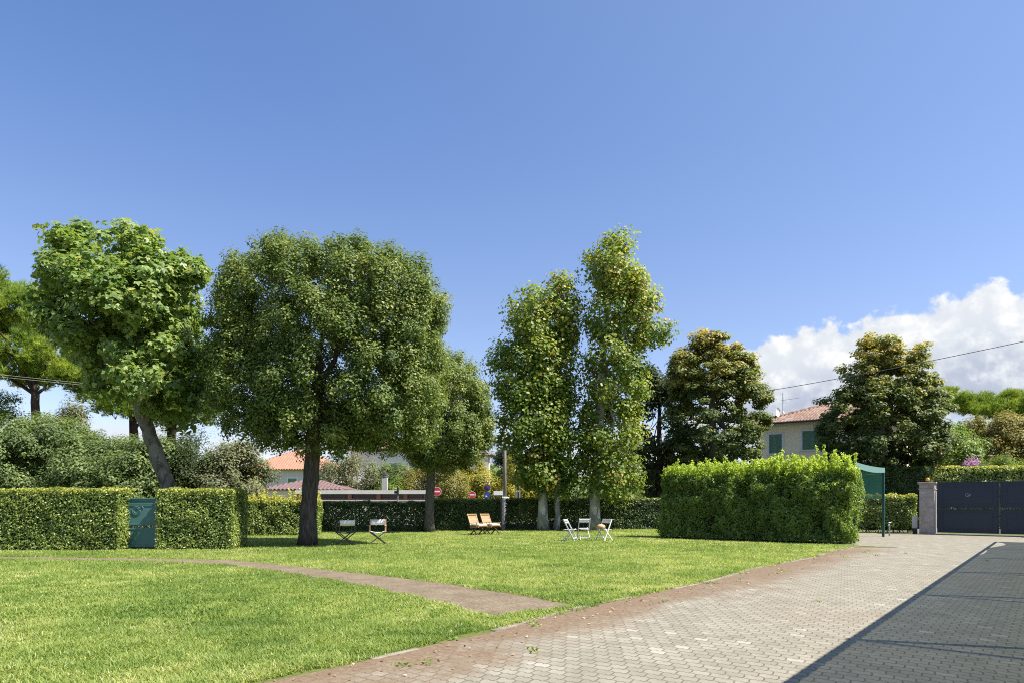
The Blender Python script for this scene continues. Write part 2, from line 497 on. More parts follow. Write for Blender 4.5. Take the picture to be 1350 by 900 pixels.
def drive_mat():
    m, nt, b = new_mat('pavers')
    P = nt.node('ShaderNodeNewGeometry').outputs['Position']
    rel = nt.vm('SUBTRACT', P, tuple(EDGE0))
    a = nt.vm('DOT_PRODUCT', rel, tuple(DU)); c = nt.vm('DOT_PRODUCT', rel, tuple(DC))
    # zigzag rows: interlocking pavers
    tri = nt.m('PINGPONG', nt.m('ADD', c, 50.0), .042)
    jit = nt.noise(P, 1.1, 2)
    aa = nt.m('ADD', nt.m('ADD', a, nt.m('MULTIPLY', tri, .5)), nt.m('MULTIPLY', jit, .05))
    tri2 = nt.m('PINGPONG', nt.m('ADD', a, 50.0), .063)
    cc = nt.m('ADD', nt.m('ADD', c, nt.m('MULTIPLY', tri2, .25)), nt.m('MULTIPLY', nt.noise(P, .9, 2), .05))
    br = nt.node('ShaderNodeTexBrick', offset=.5, offset_frequency=2)
    nt.put(br.inputs['Vector'], nt.comb(nt.m('ADD', cc, 50.0), nt.m('ADD', aa, 50.0), 0.0))
    br.inputs['Scale'].default_value = 1
    br.inputs['Brick Width'].default_value = .168; br.inputs['Row Height'].default_value = .126
    br.inputs['Mortar Size'].default_value = .008; br.inputs['Mortar Smooth'].default_value = .35
    br.inputs['Color1'].default_value = (0, 0, 0, 1); br.inputs['Color2'].default_value = (1, 1, 1, 1)
    br.inputs['Mortar'].default_value = (.5, .5, .5, 1); br.inputs['Bias'].default_value = 0
    each = nt.sep(br.outputs['Color'])[0]; mortar = br.outputs['Fac']
    big = nt.noise(P, .35, 5, .6); mid = nt.noise(P, 2.6, 6, .65); fine = nt.noise(P, 45, 4, .7)
    t = nt.m('ADD', nt.m('MULTIPLY', each, .13), nt.m('ADD', nt.m('MULTIPLY', mid, .5), nt.m('MULTIPLY', fine, .36)))
    stone = nt.ramp(t, [(.28, (.150, .133, .099)), (.55, (.248, .224, .170)), (.82, (.36, .33, .262))])
    pale = nt.m('GREATER_THAN', each, .975)
    stone = nt.mix(nt.m('MULTIPLY', pale, nt.m('MULTIPLY', mid, .9)), stone, (.37, .34, .29))
    stone = nt.mix(nt.m('MULTIPLY', nt.sstep(big, .46, .70), .28), stone, (.23, .17, .115))
    stone = nt.mix(nt.m('MULTIPLY', nt.sstep(nt.noise(P, .8, 5, .6, .6), .60, .74), .4), stone, (.11, .10, .085))
    joint = nt.mix(nt.noise(P, 1.5, 3), (.06, .053, .04), (.095, .088, .055))
    colr = nt.mix(nt.m('MULTIPLY', mortar, nt.m('ADD', .45, nt.m('MULTIPLY', nt.noise(P, 3.5, 4, .6), .7)), clamp=True), stone, joint)
    # earth washed off the lawn along the left edge
    n2 = nt.noise(P, 1.3, 6, .62)
    wid = nt.m('ADD', nt.m('SUBTRACT', c, nt.m('MULTIPLY', nt.noise(P, .3, 3), 2.0)), nt.m('MULTIPLY', nt.m('SUBTRACT', n2, .5), 1.7))
    dirt = nt.m('MULTIPLY', nt.sstep(wid, .45, -.75), nt.sstep(nt.m('ADD', a, nt.m('MULTIPLY', n2, 5.0)), 25.5, 21.0))
    dirtc = nt.ramp(nt.noise(P, 16, 6, .7), [(.25, (.070, .042, .022)), (.55, (.165, .105, .058)), (.8, (.30, .225, .145))])
    colr = nt.mix(nt.m('MULTIPLY', dirt, .85), colr, dirtc)
    nt.put(b.inputs['Base Color'], colr)
    b.inputs['Roughness'].default_value = .85; b.inputs['Specular IOR Level'].default_value = .3
    h = nt.m('SUBTRACT', nt.m('ADD', nt.m('MULTIPLY', fine, .15), nt.m('MULTIPLY', each, .12)), nt.m('MULTIPLY', mortar, nt.m('SUBTRACT', 1.0, nt.m('MULTIPLY', dirt, .8))))
    nt.put(b.inputs['Normal'], nt.bump(h, .5, .010))
    return m
M['pavers'] = drive_mat()

def ground_mat(name, stops, scale, bump=.4):
    m, nt, b = new_mat(name)
    P = nt.node('ShaderNodeNewGeometry').outputs['Position']
    f = nt.m('ADD', nt.m('MULTIPLY', nt.noise(P, scale, 8, .7), .7), nt.m('MULTIPLY', nt.noise(P, scale * .12, 4), .3))
    nt.put(b.inputs['Base Color'], nt.ramp(f, stops))
    b.inputs['Roughness'].default_value = .95; b.inputs['Specular IOR Level'].default_value = .15
    nt.put(b.inputs['Normal'], nt.bump(f, bump, .03))
    return m
M['lawn_soil'] = ground_mat('lawn_soil', [(.3, (.055, .065, .018)), (.5, (.10, .12, .03)), (.7, (.16, .15, .055))], 14)
M['path_soil'] = ground_mat('path_soil', [(.3, (.078, .056, .036)), (.5, (.165, .126, .084)), (.66, (.255, .206, .145)), (.8, (.37, .315, .235))], 18, .6)
M['asphalt'] = ground_mat('asphalt', [(.3, (.10, .10, .10)), (.7, (.16, .155, .15))], 20)
M['hazy_hill_rock'] = ground_mat('hazy_hill_rock', [(.3, (.13, .16, .19)), (.7, (.26, .29, .33))], .012)  # blue-grey of distant haze put into the rock colour

# ------------------------------------------------------------------ ground
def sheet(name, poly, z, mat, thick=0):
    b = MB(); n = len(poly)
    b.v = [(p[0], p[1], z) for p in poly]; b.f = [tuple(range(n))]
    me = bpy.data.meshes.new(name); me.from_pydata(b.v, [], b.f); me.materials.append(mat)
    o = bpy.data.objects.new(name, me); col.objects.link(o)
    return tag(o, kind='structure')
sheet('ground', [(-2550, -110), (2550, -110), (2550, 2550), (-2550, 2550)], -.008, M['lawn_soil'])

def dp(a, c):                                    # drive coordinates -> world
    return EDGE0 + DU * a + DC * c
# the drive: left edge wanders a little
edge = []
for i in range(0, 60):
    a = -12 + i * .7
    edge.append(dp(a, .09 * sin(a * .9) + .05 * sin(a * 2.3 + 1)))
drive_end = 32.5
poly = [p for p in edge if (p - EDGE0).dot(DU) < 21.5]
poly += [dp(21.8, 1.2), dp(22.2, -1.0), dp(26.0, -3.5), dp(30.0, -3.5), dp(33.0, -1), dp(34, 30), dp(-12, 30)]
sheet('driveway', poly, 0.0, M['pavers'])

PU = [(-20, 733.2), (60, 733.6), (160, 735), (300, 737), (420, 749), (510, 759), (600, 770), (680, 782), (752, 796)]
PL = [(642, 811), (560, 789), (500, 775), (450, 766), (400, 757), (300, 743), (200, 739), (110, 737.4), (40, 736), (-20, 735.4)]
path_poly = [G(*p) for p in PU] + [G(*p) for p in PL]
path_poly[8] += DC * .12; path_poly[9] += DC * .12
def densify(poly, step=.35, amp=.06):
    out = []
    for i, p in enumerate(poly):
        q = poly[(i + 1) % len(poly)]
        n = max(1, int((q - p).length / step))
        nr = Vector((-(q - p).y, (q - p).x, 0)).normalized()
        for k in range(n):
            out.append(p.lerp(q, k / n) + nr * (random.uniform(-amp, amp) if k else 0))
    return out
path_poly = densify(path_poly)
sheet('path', path_poly, -.004, M['path_soil'])
sheet('road', [(-90, 38.5), (14, 38.5), (40, 17), (60, 30), (30, 48), (-90, 48)], -.004, M['asphalt'])

# concrete edging along the lawn, half sunk
b = MB()
for i in range(0, 56):
    a = -11 + i * .6
    if a > 21: break
    if random.random() < .22: continue
    p, q = dp(a, .09 * sin(a * .9) - .06), dp(a + .585, .09 * sin((a + .6) * .9) - .06)
    t = (q - p).normalized(); nr = Vector((t.y, -t.x, 0))
    z = random.uniform(.002, .014)
    w = random.uniform(.075, .1)
    b.add([p, q, q + nr * w, p + nr * w, p + Vector((0, 0, z)), q + Vector((0, 0, z)), q + nr * w + Vector((0, 0, z)), p + nr * w + Vector((0, 0, z))],
          [(4, 5, 6, 7), (0, 1, 5, 4), (2, 3, 7, 6), (1, 2, 6, 5), (3, 0, 4, 7)])
tag(b.build('kerb', M['kerb_stone'], bevel=.004), kind='structure')

# ------------------------------------------------------------------ grass
def in_poly(X, Y, poly):
    ins = np.zeros(len(X), bool)
    n = len(poly)
    for i in range(n):
        x1, y1 = poly[i][0], poly[i][1]; x2, y2 = poly[(i + 1) % n][0], poly[(i + 1) % n][1]
        c = ((y1 > Y) != (y2 > Y)) & (X < (x2 - x1) * (Y - y1) / (y2 - y1 + 1e-12) + x1)
        ins ^= c
    return ins
def value_noise(X, Y, scale, seed):
    r = np.random.default_rng(seed)
    g = r.random((256, 256))
    x, y = X * scale + 1000.3, Y * scale + 1000.7
    xi, yi = np.floor(x).astype(int), np.floor(y).astype(int)
    fx, fy = x - xi, y - yi
    fx, fy = fx * fx * (3 - 2 * fx), fy * fy * (3 - 2 * fy)
    a, b_, c, d = g[xi % 256, yi % 256], g[(xi + 1) % 256, yi % 256], g[xi % 256, (yi + 1) % 256], g[(xi + 1) % 256, (yi + 1) % 256]
    return (a * (1 - fx) + b_ * fx) * (1 - fy) + (c * (1 - fx) + d * fx) * fy

def lawn_points(y0, y1, dens):
    xm0, xm1 = -.84 * y1 - 1.5, .55 * y1 + 1
    n = int((xm1 - xm0) * (y1 - y0) * dens)
    X = rng.uniform(xm0, xm1, n); Y = rng.uniform(y0, y1, n)
    k = (X > -.82 * Y - 1.2)
    rx, ry = X - EDGE0.x, Y - EDGE0.y
    c = rx * DC.x + ry * DC.y; a = rx * DU.x + ry * DU.y
    wv = .16 * (value_noise(X, Y, 1.6, 3) - .5) + .10 * (value_noise(X, Y, 6, 4) - .5)
    k &= (c < -.02 + wv) & ((a < 22.2) | (c < -6.9))
    X, Y, c = X[k], Y[k], c[k]
    jx = X + rng.normal(0, .035, len(X)); jy = Y + rng.normal(0, .035, len(X)) + .05 * (value_noise(X, Y, 3, 8) - .5)
    k = ~in_poly(jx, jy, path_poly)
    X, Y, c = X[k], Y[k], c[k]
    # thin and bare spots
    bare = value_noise(X, Y, .8, 11) * .6 + value_noise(X, Y, 2.7, 12) * .4
    k = rng.random(len(X)) < np.clip(1.25 - np.clip(bare - .62, 0, 1) * 5.0, .25, 1)
    k &= rng.random(len(X)) < np.clip((-c) * 4 + .45, 0, 1)
    return X[k], Y[k]

def grass_patch(name, y0, y1, dens, ln, wd, seg):
    X, Y = lawn_points(y0, y1, dens)
    n = len(X)
    tone = value_noise(X, Y, .45, 21) * .4 + value_noise(X, Y, 1.7, 22) * .35 + value_noise(X, Y, 6, 23) * .25
    clump = value_noise(X, Y, 3.5, 31)
    L = ln * (.45 + .75 * clump + rng.uniform(-.25, .35, n)).clip(.25, 1.7)
    wdt = wd * rng.uniform(.7, 1.35, n)
    az = rng.uniform(0, 2 * pi, n); lean = rng.uniform(.25, 1.15, n)
    dxy = np.stack([np.cos(az), np.sin(az)], 1)
    T = np.concatenate([dxy * np.sin(lean)[:, None], np.cos(lean)[:, None]], 1)
    az2 = az + pi / 2 + rng.normal(0, .5, n)
    S = np.stack([np.cos(az2), np.sin(az2), np.zeros(n)], 1) * wdt[:, None] / 2
    B0 = np.stack([X, Y, np.full(n, -.01)], 1)
    bend = np.concatenate([dxy, np.full((n, 1), -.55)], 1) * rng.uniform(.05, .45, n)[:, None]
    Lc = L[:, None]
    tip = B0 + Lc * (T + bend)
    tip[:, 2] = np.maximum(tip[:, 2], .004)
    if seg == 1:
        V = np.stack([B0 - S, B0 + S, tip], 1).reshape(-1, 3)
        fs = [(np.arange(n) * 3)[:, None] + np.array([[0, 1, 2]])]
        nf = 1
    else:
        mid = B0 + Lc * .55 * T
        V = np.stack([B0 - S, B0 + S, mid - S * .8, mid + S * .8, tip], 1).reshape(-1, 3)
        b5 = (np.arange(n) * 5)[:, None]
        fs = [b5 + np.array([[2, 3, 4]]), b5 + np.array([[0, 1, 3, 2]])]
        nf = 2
    tint = np.clip(.5 + (tone - .5) * 1.0 + rng.normal(0, .16, n), 0, 1)
    pt = value_noise(X, Y, .55, 41) * .55 + value_noise(X, Y, 1.9, 42) * .45
    dry = rng.random(n) < .03 + .18 * np.clip(tone - .55, 0, 1) + 1.2 * np.clip(pt - .7, 0, 1)
    tint[dry] = rng.uniform(.86, 1.0, dry.sum())
    weed = (value_noise(X, Y, .7, 43) * .5 + value_noise(X, Y, 2.3, 44) * .5 > .66)
    tint[weed & ~dry] *= .6
    o = raw_mesh(name, V, fs, np.concatenate([tint] * nf), M['grass'])
    return o
M['grass'] = leaf_mat('grass', [(0, (.060, .105, .022)), (.35, (.120, .168, .037)), (.7, (.190, .224, .064)), (.93, (.255, .265, .10)), (1, (.36, .33, .19))], .45, .55, .2, gain=1.68)
for nm_, a_ in (('grass', (4.3, 8.5, 5600, .074, .0095, 2)), ('grass', (8.5, 13, 2900, .072, .0130, 2)), ('grass', (13, 20, 1200, .07, .020, 1)), ('grass', (20, 37.5, 480, .066, .034, 1))):
    tag(grass_patch(nm_, *a_), kind='stuff')

# a few weeds rooted between pavers and on the kerb
def weeds():
    P, N, S = [], [], []
    for i in range(26):
        a = random.uniform(-3, 20); c = abs(random.gauss(0, .5)) if i < 20 else random.uniform(.5, 5)
        o = dp(a, c)
        for k in range(random.randint(6, 22)):
            P.append((o.x + random.gauss(0, .045), o.y + random.gauss(0, .045), random.uniform(.005, .035)))
            N.append((random.gauss(0, .6), random.gauss(0, .6), 1)); S.append(random.uniform(.025, .055))
    return leaves('weeds', np.array(P), np.array(N), np.array(S), 'diamond', M['grass'], None, rng.random(len(P)) * .7)
tag(weeds(), kind='stuff')
def litter():
    n = 550
    a = rng.uniform(-4, 22, n); c = np.abs(rng.normal(0, .7, n)) - .1
    P = np.array([tuple(dp(x, y)) for x, y in zip(a, c)]); P[:, 2] = .012
    return leaves('fallen_leaves', P, np.tile(np.array([0, 0, 1.0]), (n, 1)), rng.uniform(.02, .06, n), 'diamond', M['litter'], None, rng.random(n), spread=.25)
M['litter'] = leaf_mat('litter', [(0, (.10, .055, .03)), (.5, (.22, .13, .07)), (1, (.40, .30, .18))], .1, .7, .2, (1, 1, 1))
tag(litter(), kind='stuff')

# ------------------------------------------------------------------ trees
def sample_env(envs, n, shell=.0, k=2.2, r=rng):
    """Points inside a union of superellipsoids (c, radii, exponent, weight), denser towards the outside."""
    wts = np.array([e[3] for e in envs], float); wts /= wts.sum()
    out, nrm = [], []
    while len(out) < n:
        e = envs[r.choice(len(envs), p=wts)]
        c, rad, ex, _ = e
        p = r.uniform(-1, 1, 3)
        v = (np.abs(p) ** ex).sum() ** (1 / ex)
        if v > 1 or v < shell or r.random() > v ** k: continue
        q = np.array(c) + p * np.array(rad)
        inside = False
        for e2 in envs:
            if e2 is e: continue
            p2 = (q - np.array(e2[0])) / np.array(e2[1])
            if (np.abs(p2) ** e2[2]).sum() ** (1 / e2[2]) < .62: inside = True
        if inside and r.random() < .6: continue
        out.append(q)
        g = np.sign(p) * np.abs(p) ** (ex - 1) / np.array(rad)
        nrm.append(g / (np.linalg.norm(g) + 1e-9))
    return np.array(out), np.array(nrm)

def limb(b, p0, p1, r0, r1, bow=.15, n=6, sides=7):
    p0, p1 = Vector(p0), Vector(p1)
    L = (p1 - p0).length
    off = Vector((random.gauss(0, 1), random.gauss(0, 1), random.uniform(.1, 1))) * L * bow * .6
    pts, rad = [], []
    for i in range(n + 1):
        t = i / n
        w = 4 * t * (1 - t)
        pts.append(p0.lerp(p1, t) + off * w + Vector((random.gauss(0, .02), random.gauss(0, .02), 0)) * L * (0 < i < n))
        rad.append(r0 + (r1 - r0) * t)
    b.tube(pts, rad, sides)
    return pts

def tree(name, label, cat, trunk, envs, leaf, bark, nc, lpc, cr, size, shape='diamond', group=None, limbs=9, twigs=40,
         up=.6, out=.7, top_tint=0.0, tint_sd=.2, tint_mu=.42, shell=.35, k=2.2, clump_sd=.12, flare=1.35, hang=0.0, seed=1, flat=1.0, extra=None, sup=1.8):
    r = np.random.default_rng(seed); random.seed(seed)
    base = Vector(trunk[0][:3]); base.z = 0
    o = thing(name, label, cat, base, 0, group)
    b0 = np.array(base)
    # trunk and limbs
    b = MB()
    tp = [Vector(t[:3]) - base for t in trunk]; tr_ = [t[3] for t in trunk]
    pts, rad = [], []
    for i in range(len(tp) - 1):
        for s_ in range(5):
            t = s_ / 5
            pts.append(tp[i].lerp(tp[i + 1], t)); rad.append(tr_[i] + (tr_[i + 1] - tr_[i]) * t)
    pts.append(tp[-1]); rad.append(tr_[-1])
    for i in range(len(rad)):
        h = pts[i].z - pts[0].z
        rad[i] *= 1 + (flare - 1) * math.exp(-h / .35) + random.uniform(-.04, .04)
        if 0 < i < len(rad) - 1:
            pts[i] = pts[i] + Vector((random.gauss(0, .02), random.gauss(0, .02), 0))
    b.tube(pts, rad, 14)
    envs_l = [(np.array(e[0]) - b0, e[1], e[2], e[3]) for e in envs]
    ns = max(6, int(nc / sup))
    C0, CN0 = sample_env(envs_l, ns, shell, k, r)
    pick = np.concatenate([np.arange(ns), r.integers(0, ns, max(0, nc - ns))])
    C = C0[pick] + r.normal(0, cr * .6 * min(1, sup / 2.5), (len(pick), 3)) * np.array([1, 1, .7]); C[:ns] = C0
    CN = CN0[pick]; nc = len(pick)
    start = len(pts) // 2 if len(trunk) > 2 else max(1, int(len(pts) * .7))
    nodes = []
    idx = r.choice(nc, min(limbs, nc), replace=False)
    for q in idx:
        tgt = Vector(C[q]) * .92
        cand = [i for i in range(start, len(pts)) if pts[i].z < tgt.z + .4] or [start]
        i0 = random.choice(cand[-max(2, len(cand)):])
        if len(cand) > 3: i0 = cand[min(len(cand) - 1, int(len(cand) * random.uniform(.35, 1)))]
        r0 = rad[i0] * random.uniform(.38, .6)
        nodes += [(p, r0 * (1 - j / 6)) for j, p in enumerate(limb(b, pts[i0], tgt, r0, max(.012, r0 * .18), .22))][1:]
    if nodes:
        NP_ = np.array([tuple(p) for p, _ in nodes])
        for q in r.choice(nc, min(twigs, nc), replace=False):
            dd = np.linalg.norm(NP_ - C[q], axis=1)
            j = int(dd.argmin())
            if dd[j] > .25:
                limb(b, nodes[j][0], C[q], min(.05, max(.012, nodes[j][1] * .6)), .008, .15, 4, 5)
    tk = b.build('trunk', bark, o, smooth=True)
    # crown
    crs = cr * r.uniform(.65, 1.35, nc)
    cnt = np.maximum(3, (lpc * (crs / cr) ** 2 * r.uniform(.7, 1.3, nc))).astype(int)
    ci = np.repeat(np.arange(nc), cnt)
    D = r.normal(0, 1, (len(ci), 3)); D /= np.linalg.norm(D, axis=1)[:, None]
    rad_ = r.random(len(ci)) ** .45
    off = D * (rad_ * crs[ci])[:, None]; off[:, 2] *= flat
    P = C[ci] + off
    N = D * out + CN[ci] * out * .6 + np.array([0, 0, up])
    zmin, zmax = C[:, 2].min(), C[:, 2].max()
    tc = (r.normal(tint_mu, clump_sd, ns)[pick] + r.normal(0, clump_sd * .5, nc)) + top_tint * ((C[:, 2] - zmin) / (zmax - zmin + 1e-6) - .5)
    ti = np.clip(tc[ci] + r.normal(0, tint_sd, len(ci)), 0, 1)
    if extra is not None:
        P = np.concatenate([P, extra[0] - b0]); N = np.concatenate([N, extra[1]]); ti = np.concatenate([ti, extra[2]])
    ss = size * r.uniform(.6, 1.35, len(P))
    leaves('crown', P, N, ss, shape, leaf, o, ti, r, hang=hang)
    return o

def E(px, py, Y, rpx, rpy, ry, ex=2.2, w=1.0):
    c = W(px, py, Y); s = Y / F
    return (np.array(c), np.array((rpx * s, ry, rpy * s)), ex, w)
def TR(px, py, Y, r):
    p = W(px, py, Y) if py is not None else Vector(((px - HX) / F * Y, Y, 0))
    return (p.x, p.y, max(p.z, -.05), r)

# the big holm oak on the lawn
Y = 23.3
tree('holm_oak', 'broad dark holm oak with round crown and thick trunk on the lawn', 'tree',
     [TR(405, 718, Y, .29), TR(409, 640, Y, .26), TR(412, 590, Y + .1, .25), TR(418, 520, Y, .2), TR(425, 430, Y, .03)],
     [E(435, 455, Y + .35, 150, 132, 2.75, 2.7, 4), E(400, 400, Y + .3, 110, 76, 2.5, 2.4, .8), E(510, 410, Y + .3, 80, 72, 2.4, 2.4, .8),
      E(340, 510, Y + .3, 60, 74, 2.2, 2.3, .7), E(520, 525, Y + .2, 64, 74, 2.2, 2.3, 1.0), E(405, 560, Y - .2, 70, 40, 2.0, 2.2, .5)],
     M['oak_leaf'], M['bark_dark'], 2000, 120, .33, .095, 'diamond', 'holm oaks on the lawn', 13, 90, shell=.42, k=2.3, seed=11, top_tint=.1, tint_mu=.42, sup=1.25, flare=1.22)
Y = 33.6
tree('holm_oak', 'smaller holm oak with slim dark trunk, before the back hedge', 'tree',
     [TR(566, 702, Y, .24), TR(567, 640, Y, .22), TR(572, 590, Y, .18), TR(585, 510, Y, .03)],
     [E(583, 545, Y, 60, 78, 2.4, 2.4, 2), E(610, 560, Y, 40, 52, 1.8, 2.2, 1), E(560, 500, Y, 46, 38, 2.0, 2.2, .5)],
     M['oak_leaf'], M['bark_grey'], 640, 140, .38, .105, 'diamond', 'holm oaks on the lawn', 10, 50, shell=.5, k=2.4, seed=12, tint_mu=.46, top_tint=.1, sup=1.3)
# plane tree behind the left hedge
Y = 23.8
tree('plane_tree', 'large leafed plane tree with leaning mottled trunk behind the clipped hedge', 'tree',
     [TR(233, 722, Y, .28), TR(222, 640, Y, .255), TR(200, 580, Y, .235), TR(186, 545, Y, .21), TR(170, 450, Y, .04)],
     [E(170, 415, Y, 84, 82, 2.4, 2.4, 3), E(118, 398, Y, 46, 56, 2.0, 2.2, 1.2), E(205, 398, Y, 58, 56, 2.1, 2.2, 1), E(220, 492, Y - .2, 44, 56, 1.8, 2.2, .75),
      E(170, 480, Y, 42, 48, 1.8, 2, .35), E(108, 440, Y, 34, 32, 1.5, 2, .35)] + [E(x_, y_, Y + d_, 8, 22, .22, 2, .12) for x_, y_, d_ in
      ((72, 348, 0), (90, 334, -.8), (110, 318, .2), (135, 324, -.5), (160, 322, .6), (178, 332, 0), (196, 324, -.4), (215, 342, .5), (236, 346, 0), (258, 362, -.4), (66, 372, .3))],
     M['plane_leaf'], M['bark_plane_old'], 640, 40, .40, .165, 'lobed', None, 14, 110, shell=.3, k=1.6, seed=13, hang=.7, up=.7, top_tint=.1, tint_mu=.50, tint_sd=.22, sup=2.2)
# three columnar planes at the back of the lawn
Y = 35.2
GP = 'tall columnar plane trees before the back hedge'
tree('plane_tree', 'grey trunked columnar plane tree, the leftmost and shortest of three', 'tree',
     [TR(716, 698, Y, .26), TR(715, 600, Y, .2), TR(703, 480, Y, .13), TR(698, 400, Y, .05)],
     [E(700, 426, Y, 32, 50, 1.5, 2.2, 1.3), E(691, 490, Y, 42, 52, 1.8, 2.3, 1.5), E(700, 560, Y, 44, 54, 1.8, 2.3, 1.5), E(712, 615, Y, 28, 36, 1.4, 2.2, .6)],
     M['column_leaf'], M['bark_plane'], 403, 54, .56, .14, 'round', GP, 16, 60, shell=.2, k=1.4, seed=21, hang=.6, tint_mu=.42, top_tint=.22, sup=1.3, tint_sd=.15)
tree('plane_tree', 'thin trunked columnar plane tree, middle one of three', 'tree',
     [TR(733, 699, Y + .3, .15), TR(735, 600, Y + .3, .13), TR(738, 480, Y + .3, .09), TR(738, 380, Y + .3, .03)],
     [E(736, 414, Y + .3, 26, 48, 1.4, 2.2, 1.3), E(732, 490, Y + .3, 28, 60, 1.5, 2.3, 1.4), E(738, 570, Y + .3, 32, 60, 1.5, 2.3, 1.4), E(738, 630, Y + .3, 22, 26, 1.2, 2.2, .4)],
     M['column_leaf'], M['bark_plane'], 309, 54, .56, .14, 'round', GP, 14, 50, shell=.2, k=1.4, seed=22, hang=.6, tint_mu=.42, top_tint=.2, sup=1.5)
tree('plane_tree', 'tallest columnar plane tree with pale trunk, the rightmost of three', 'tree',
     [TR(783, 699, Y, .27), TR(788, 600, Y, .24), TR(795, 480, Y, .18), TR(803, 380, Y, .1), TR(808, 320, Y, .04)],
     [E(812, 356, Y, 34, 46, 1.5, 2.2, 1.2), E(818, 415, Y, 48, 50, 1.8, 2.2, 1.6), E(806, 490, Y, 43, 58, 1.8, 2.3, 1.5), E(806, 565, Y, 43, 52, 1.8, 2.3, 1.5), E(805, 622, Y, 44, 34, 1.8, 2.2, .9), E(852, 425, Y, 32, 34, 1.2, 2.0, .5)],
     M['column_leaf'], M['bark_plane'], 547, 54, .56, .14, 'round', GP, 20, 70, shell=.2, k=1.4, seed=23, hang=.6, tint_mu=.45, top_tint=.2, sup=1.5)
# lindens by the road
Y = 41
GL = 'bronze tipped lindens beyond the hedges'
tree('linden_tree', 'bronze tipped linden tree standing left of the cream house', 'tree',
     [TR(940, None, Y, .3), TR(941, 600, Y, .26), TR(938, 520, Y, .16), TR(937, 450, Y, .03)],
     [E(944, 562, Y, 64, 80, 2.8, 2.4, 2.4), E(942, 500, Y, 56, 44, 2.2, 2.1, 1.4), E(934, 460, Y, 22, 24, 1.2, 2, .35), E(968, 530, Y, 40, 62, 2.2, 2.2, 1), E(966, 470, Y, 22, 16, 1, 2, .25), E(905, 490, Y, 24, 30, 1.3, 2, .35)],
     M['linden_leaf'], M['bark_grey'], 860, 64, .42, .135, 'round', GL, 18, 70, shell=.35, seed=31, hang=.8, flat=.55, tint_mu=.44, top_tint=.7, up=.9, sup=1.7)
Y = 40
tree('linden_tree', 'dark bronze tipped linden tree covering the right end of the cream house', 'tree',
     [TR(1158, None, Y, .32), TR(1159, 600, Y, .28), TR(1162, 520, Y, .16), TR(1162, 455, Y, .03)],
     [E(1162, 568, Y, 72, 66, 3.2, 2.4, 2.4), E(1164, 505, Y, 56, 42, 2.4, 2.1, 1.2), E(1160, 464, Y, 30, 24, 1.4, 2, .4), E(1205, 555, Y, 40, 60, 2.4, 2.2, 1), E(1120, 560, Y, 34, 52, 2.2, 2.2, .6), E(1190, 472, Y, 30, 22, 1.3, 2, .35)],
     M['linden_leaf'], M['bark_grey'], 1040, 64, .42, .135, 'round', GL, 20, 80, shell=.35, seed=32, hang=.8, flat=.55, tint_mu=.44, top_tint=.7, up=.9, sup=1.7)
Y = 45
tree('evergreen_tree', 'dense dark evergreen tree between the columnar plane and the linden', 'tree',
     [TR(870, None, Y, .25), TR(870, 600, Y, .2), TR(868, 500, Y, .04)],
     [E(868, 570, Y, 46, 84, 2.6, 2.3, 2), E(862, 515, Y, 26, 36, 1.4, 2.1, .5), E(905, 610, Y, 44, 44, 2.2, 2.3, .8)],
     M['dark_leaf'], M['bark_dark'], 300, 60, .6, .18, 'round', None, 8, 30, shell=.35, seed=33, hang=.6, flat=.7)
# pines
def pine(label, trunk, envs, seed, nc, lpc, leaf='pine_leaf', size=.30, cr=.55, group='pines beyond the garden', name='pine_tree', limbs=9, flat=.8):
    return tree(name, label, 'tree', trunk, envs, M[leaf], M['bark_pine'], nc, lpc, cr, size, 'needle', group, limbs, 40, up=.9, out=.5, tint_sd=.16, seed=seed, flat=flat, shell=.3, tint_mu=.5, top_tint=.15, sup=2.4)
Y = 38
pine('yellow green pine with bare dark trunk, tallest one beside the plane tree', [TR(48, None, Y, .28), TR(46, 570, Y, .24), TR(47, 520, Y, .21), TR(30, 430, Y, .02)],
     [E(20, 440, Y, 60, 62, 2.8, 2.2, 2), E(-10, 402, Y, 32, 40, 2, 2.1, .8), E(68, 465, Y, 38, 34, 2, 2.1, .9), E(30, 486, Y, 40, 20, 2, 2, .5)], 41, 300, 62, size=.30, cr=.52)
pine('far pine with crown half hidden behind the leaning plane trunk', [TR(176, None, 42, .3), TR(177, 570, 42, .26), TR(172, 490, 42, .03)],
     [E(175, 500, 42, 60, 44, 3, 2.2, 2), E(120, 490, 42, 40, 36, 2.4, 2.1, 1)], 42, 160, 45, size=.36, cr=.7)
pine('far pine showing its foliage between plane tree and broad oak', [TR(226, None, 45, .3), TR(226, 570, 45, .26), TR(232, 510, 45, .03)],
     [E(236, 530, 45, 56, 26, 3, 2.2, 2), E(270, 500, 45, 36, 40, 2.4, 2.1, 1)], 43, 150, 45, size=.36, cr=.7)
pine('umbrella shaped stone pine far behind, nearer the bronze linden', [TR(1291, None, 78, .4), TR(1290, 556, 78, .3), TR(1284, 533, 78, .05)],
     [E(1274, 530, 78, 30, 7, 3.5, 2, 1.6), E(1252, 522, 78, 20, 8, 2.5, 2, 1), E(1236, 532, 78, 14, 6, 2, 2, .4)], 44, 110, 60, 'stone_pine_leaf', .40, .85, 'stone pines beyond the gate', 'stone_pine', 14, .6)
pine('umbrella shaped stone pine far behind, above the golden tree', [TR(1338, None, 74, .4), TR(1336, 552, 74, .3), TR(1338, 532, 74, .05)],
     [E(1326, 527, 74, 28, 8, 3, 2, 1), E(1366, 524, 74, 32, 9, 3.5, 2, 1), E(1306, 538, 74, 20, 6, 2.5, 2, .6), E(1345, 540, 74, 30, 6, 3, 2, .7)], 45, 120, 60, 'stone_pine_leaf', .40, .85, 'stone pines beyond the gate', 'stone_pine', 14, .6)

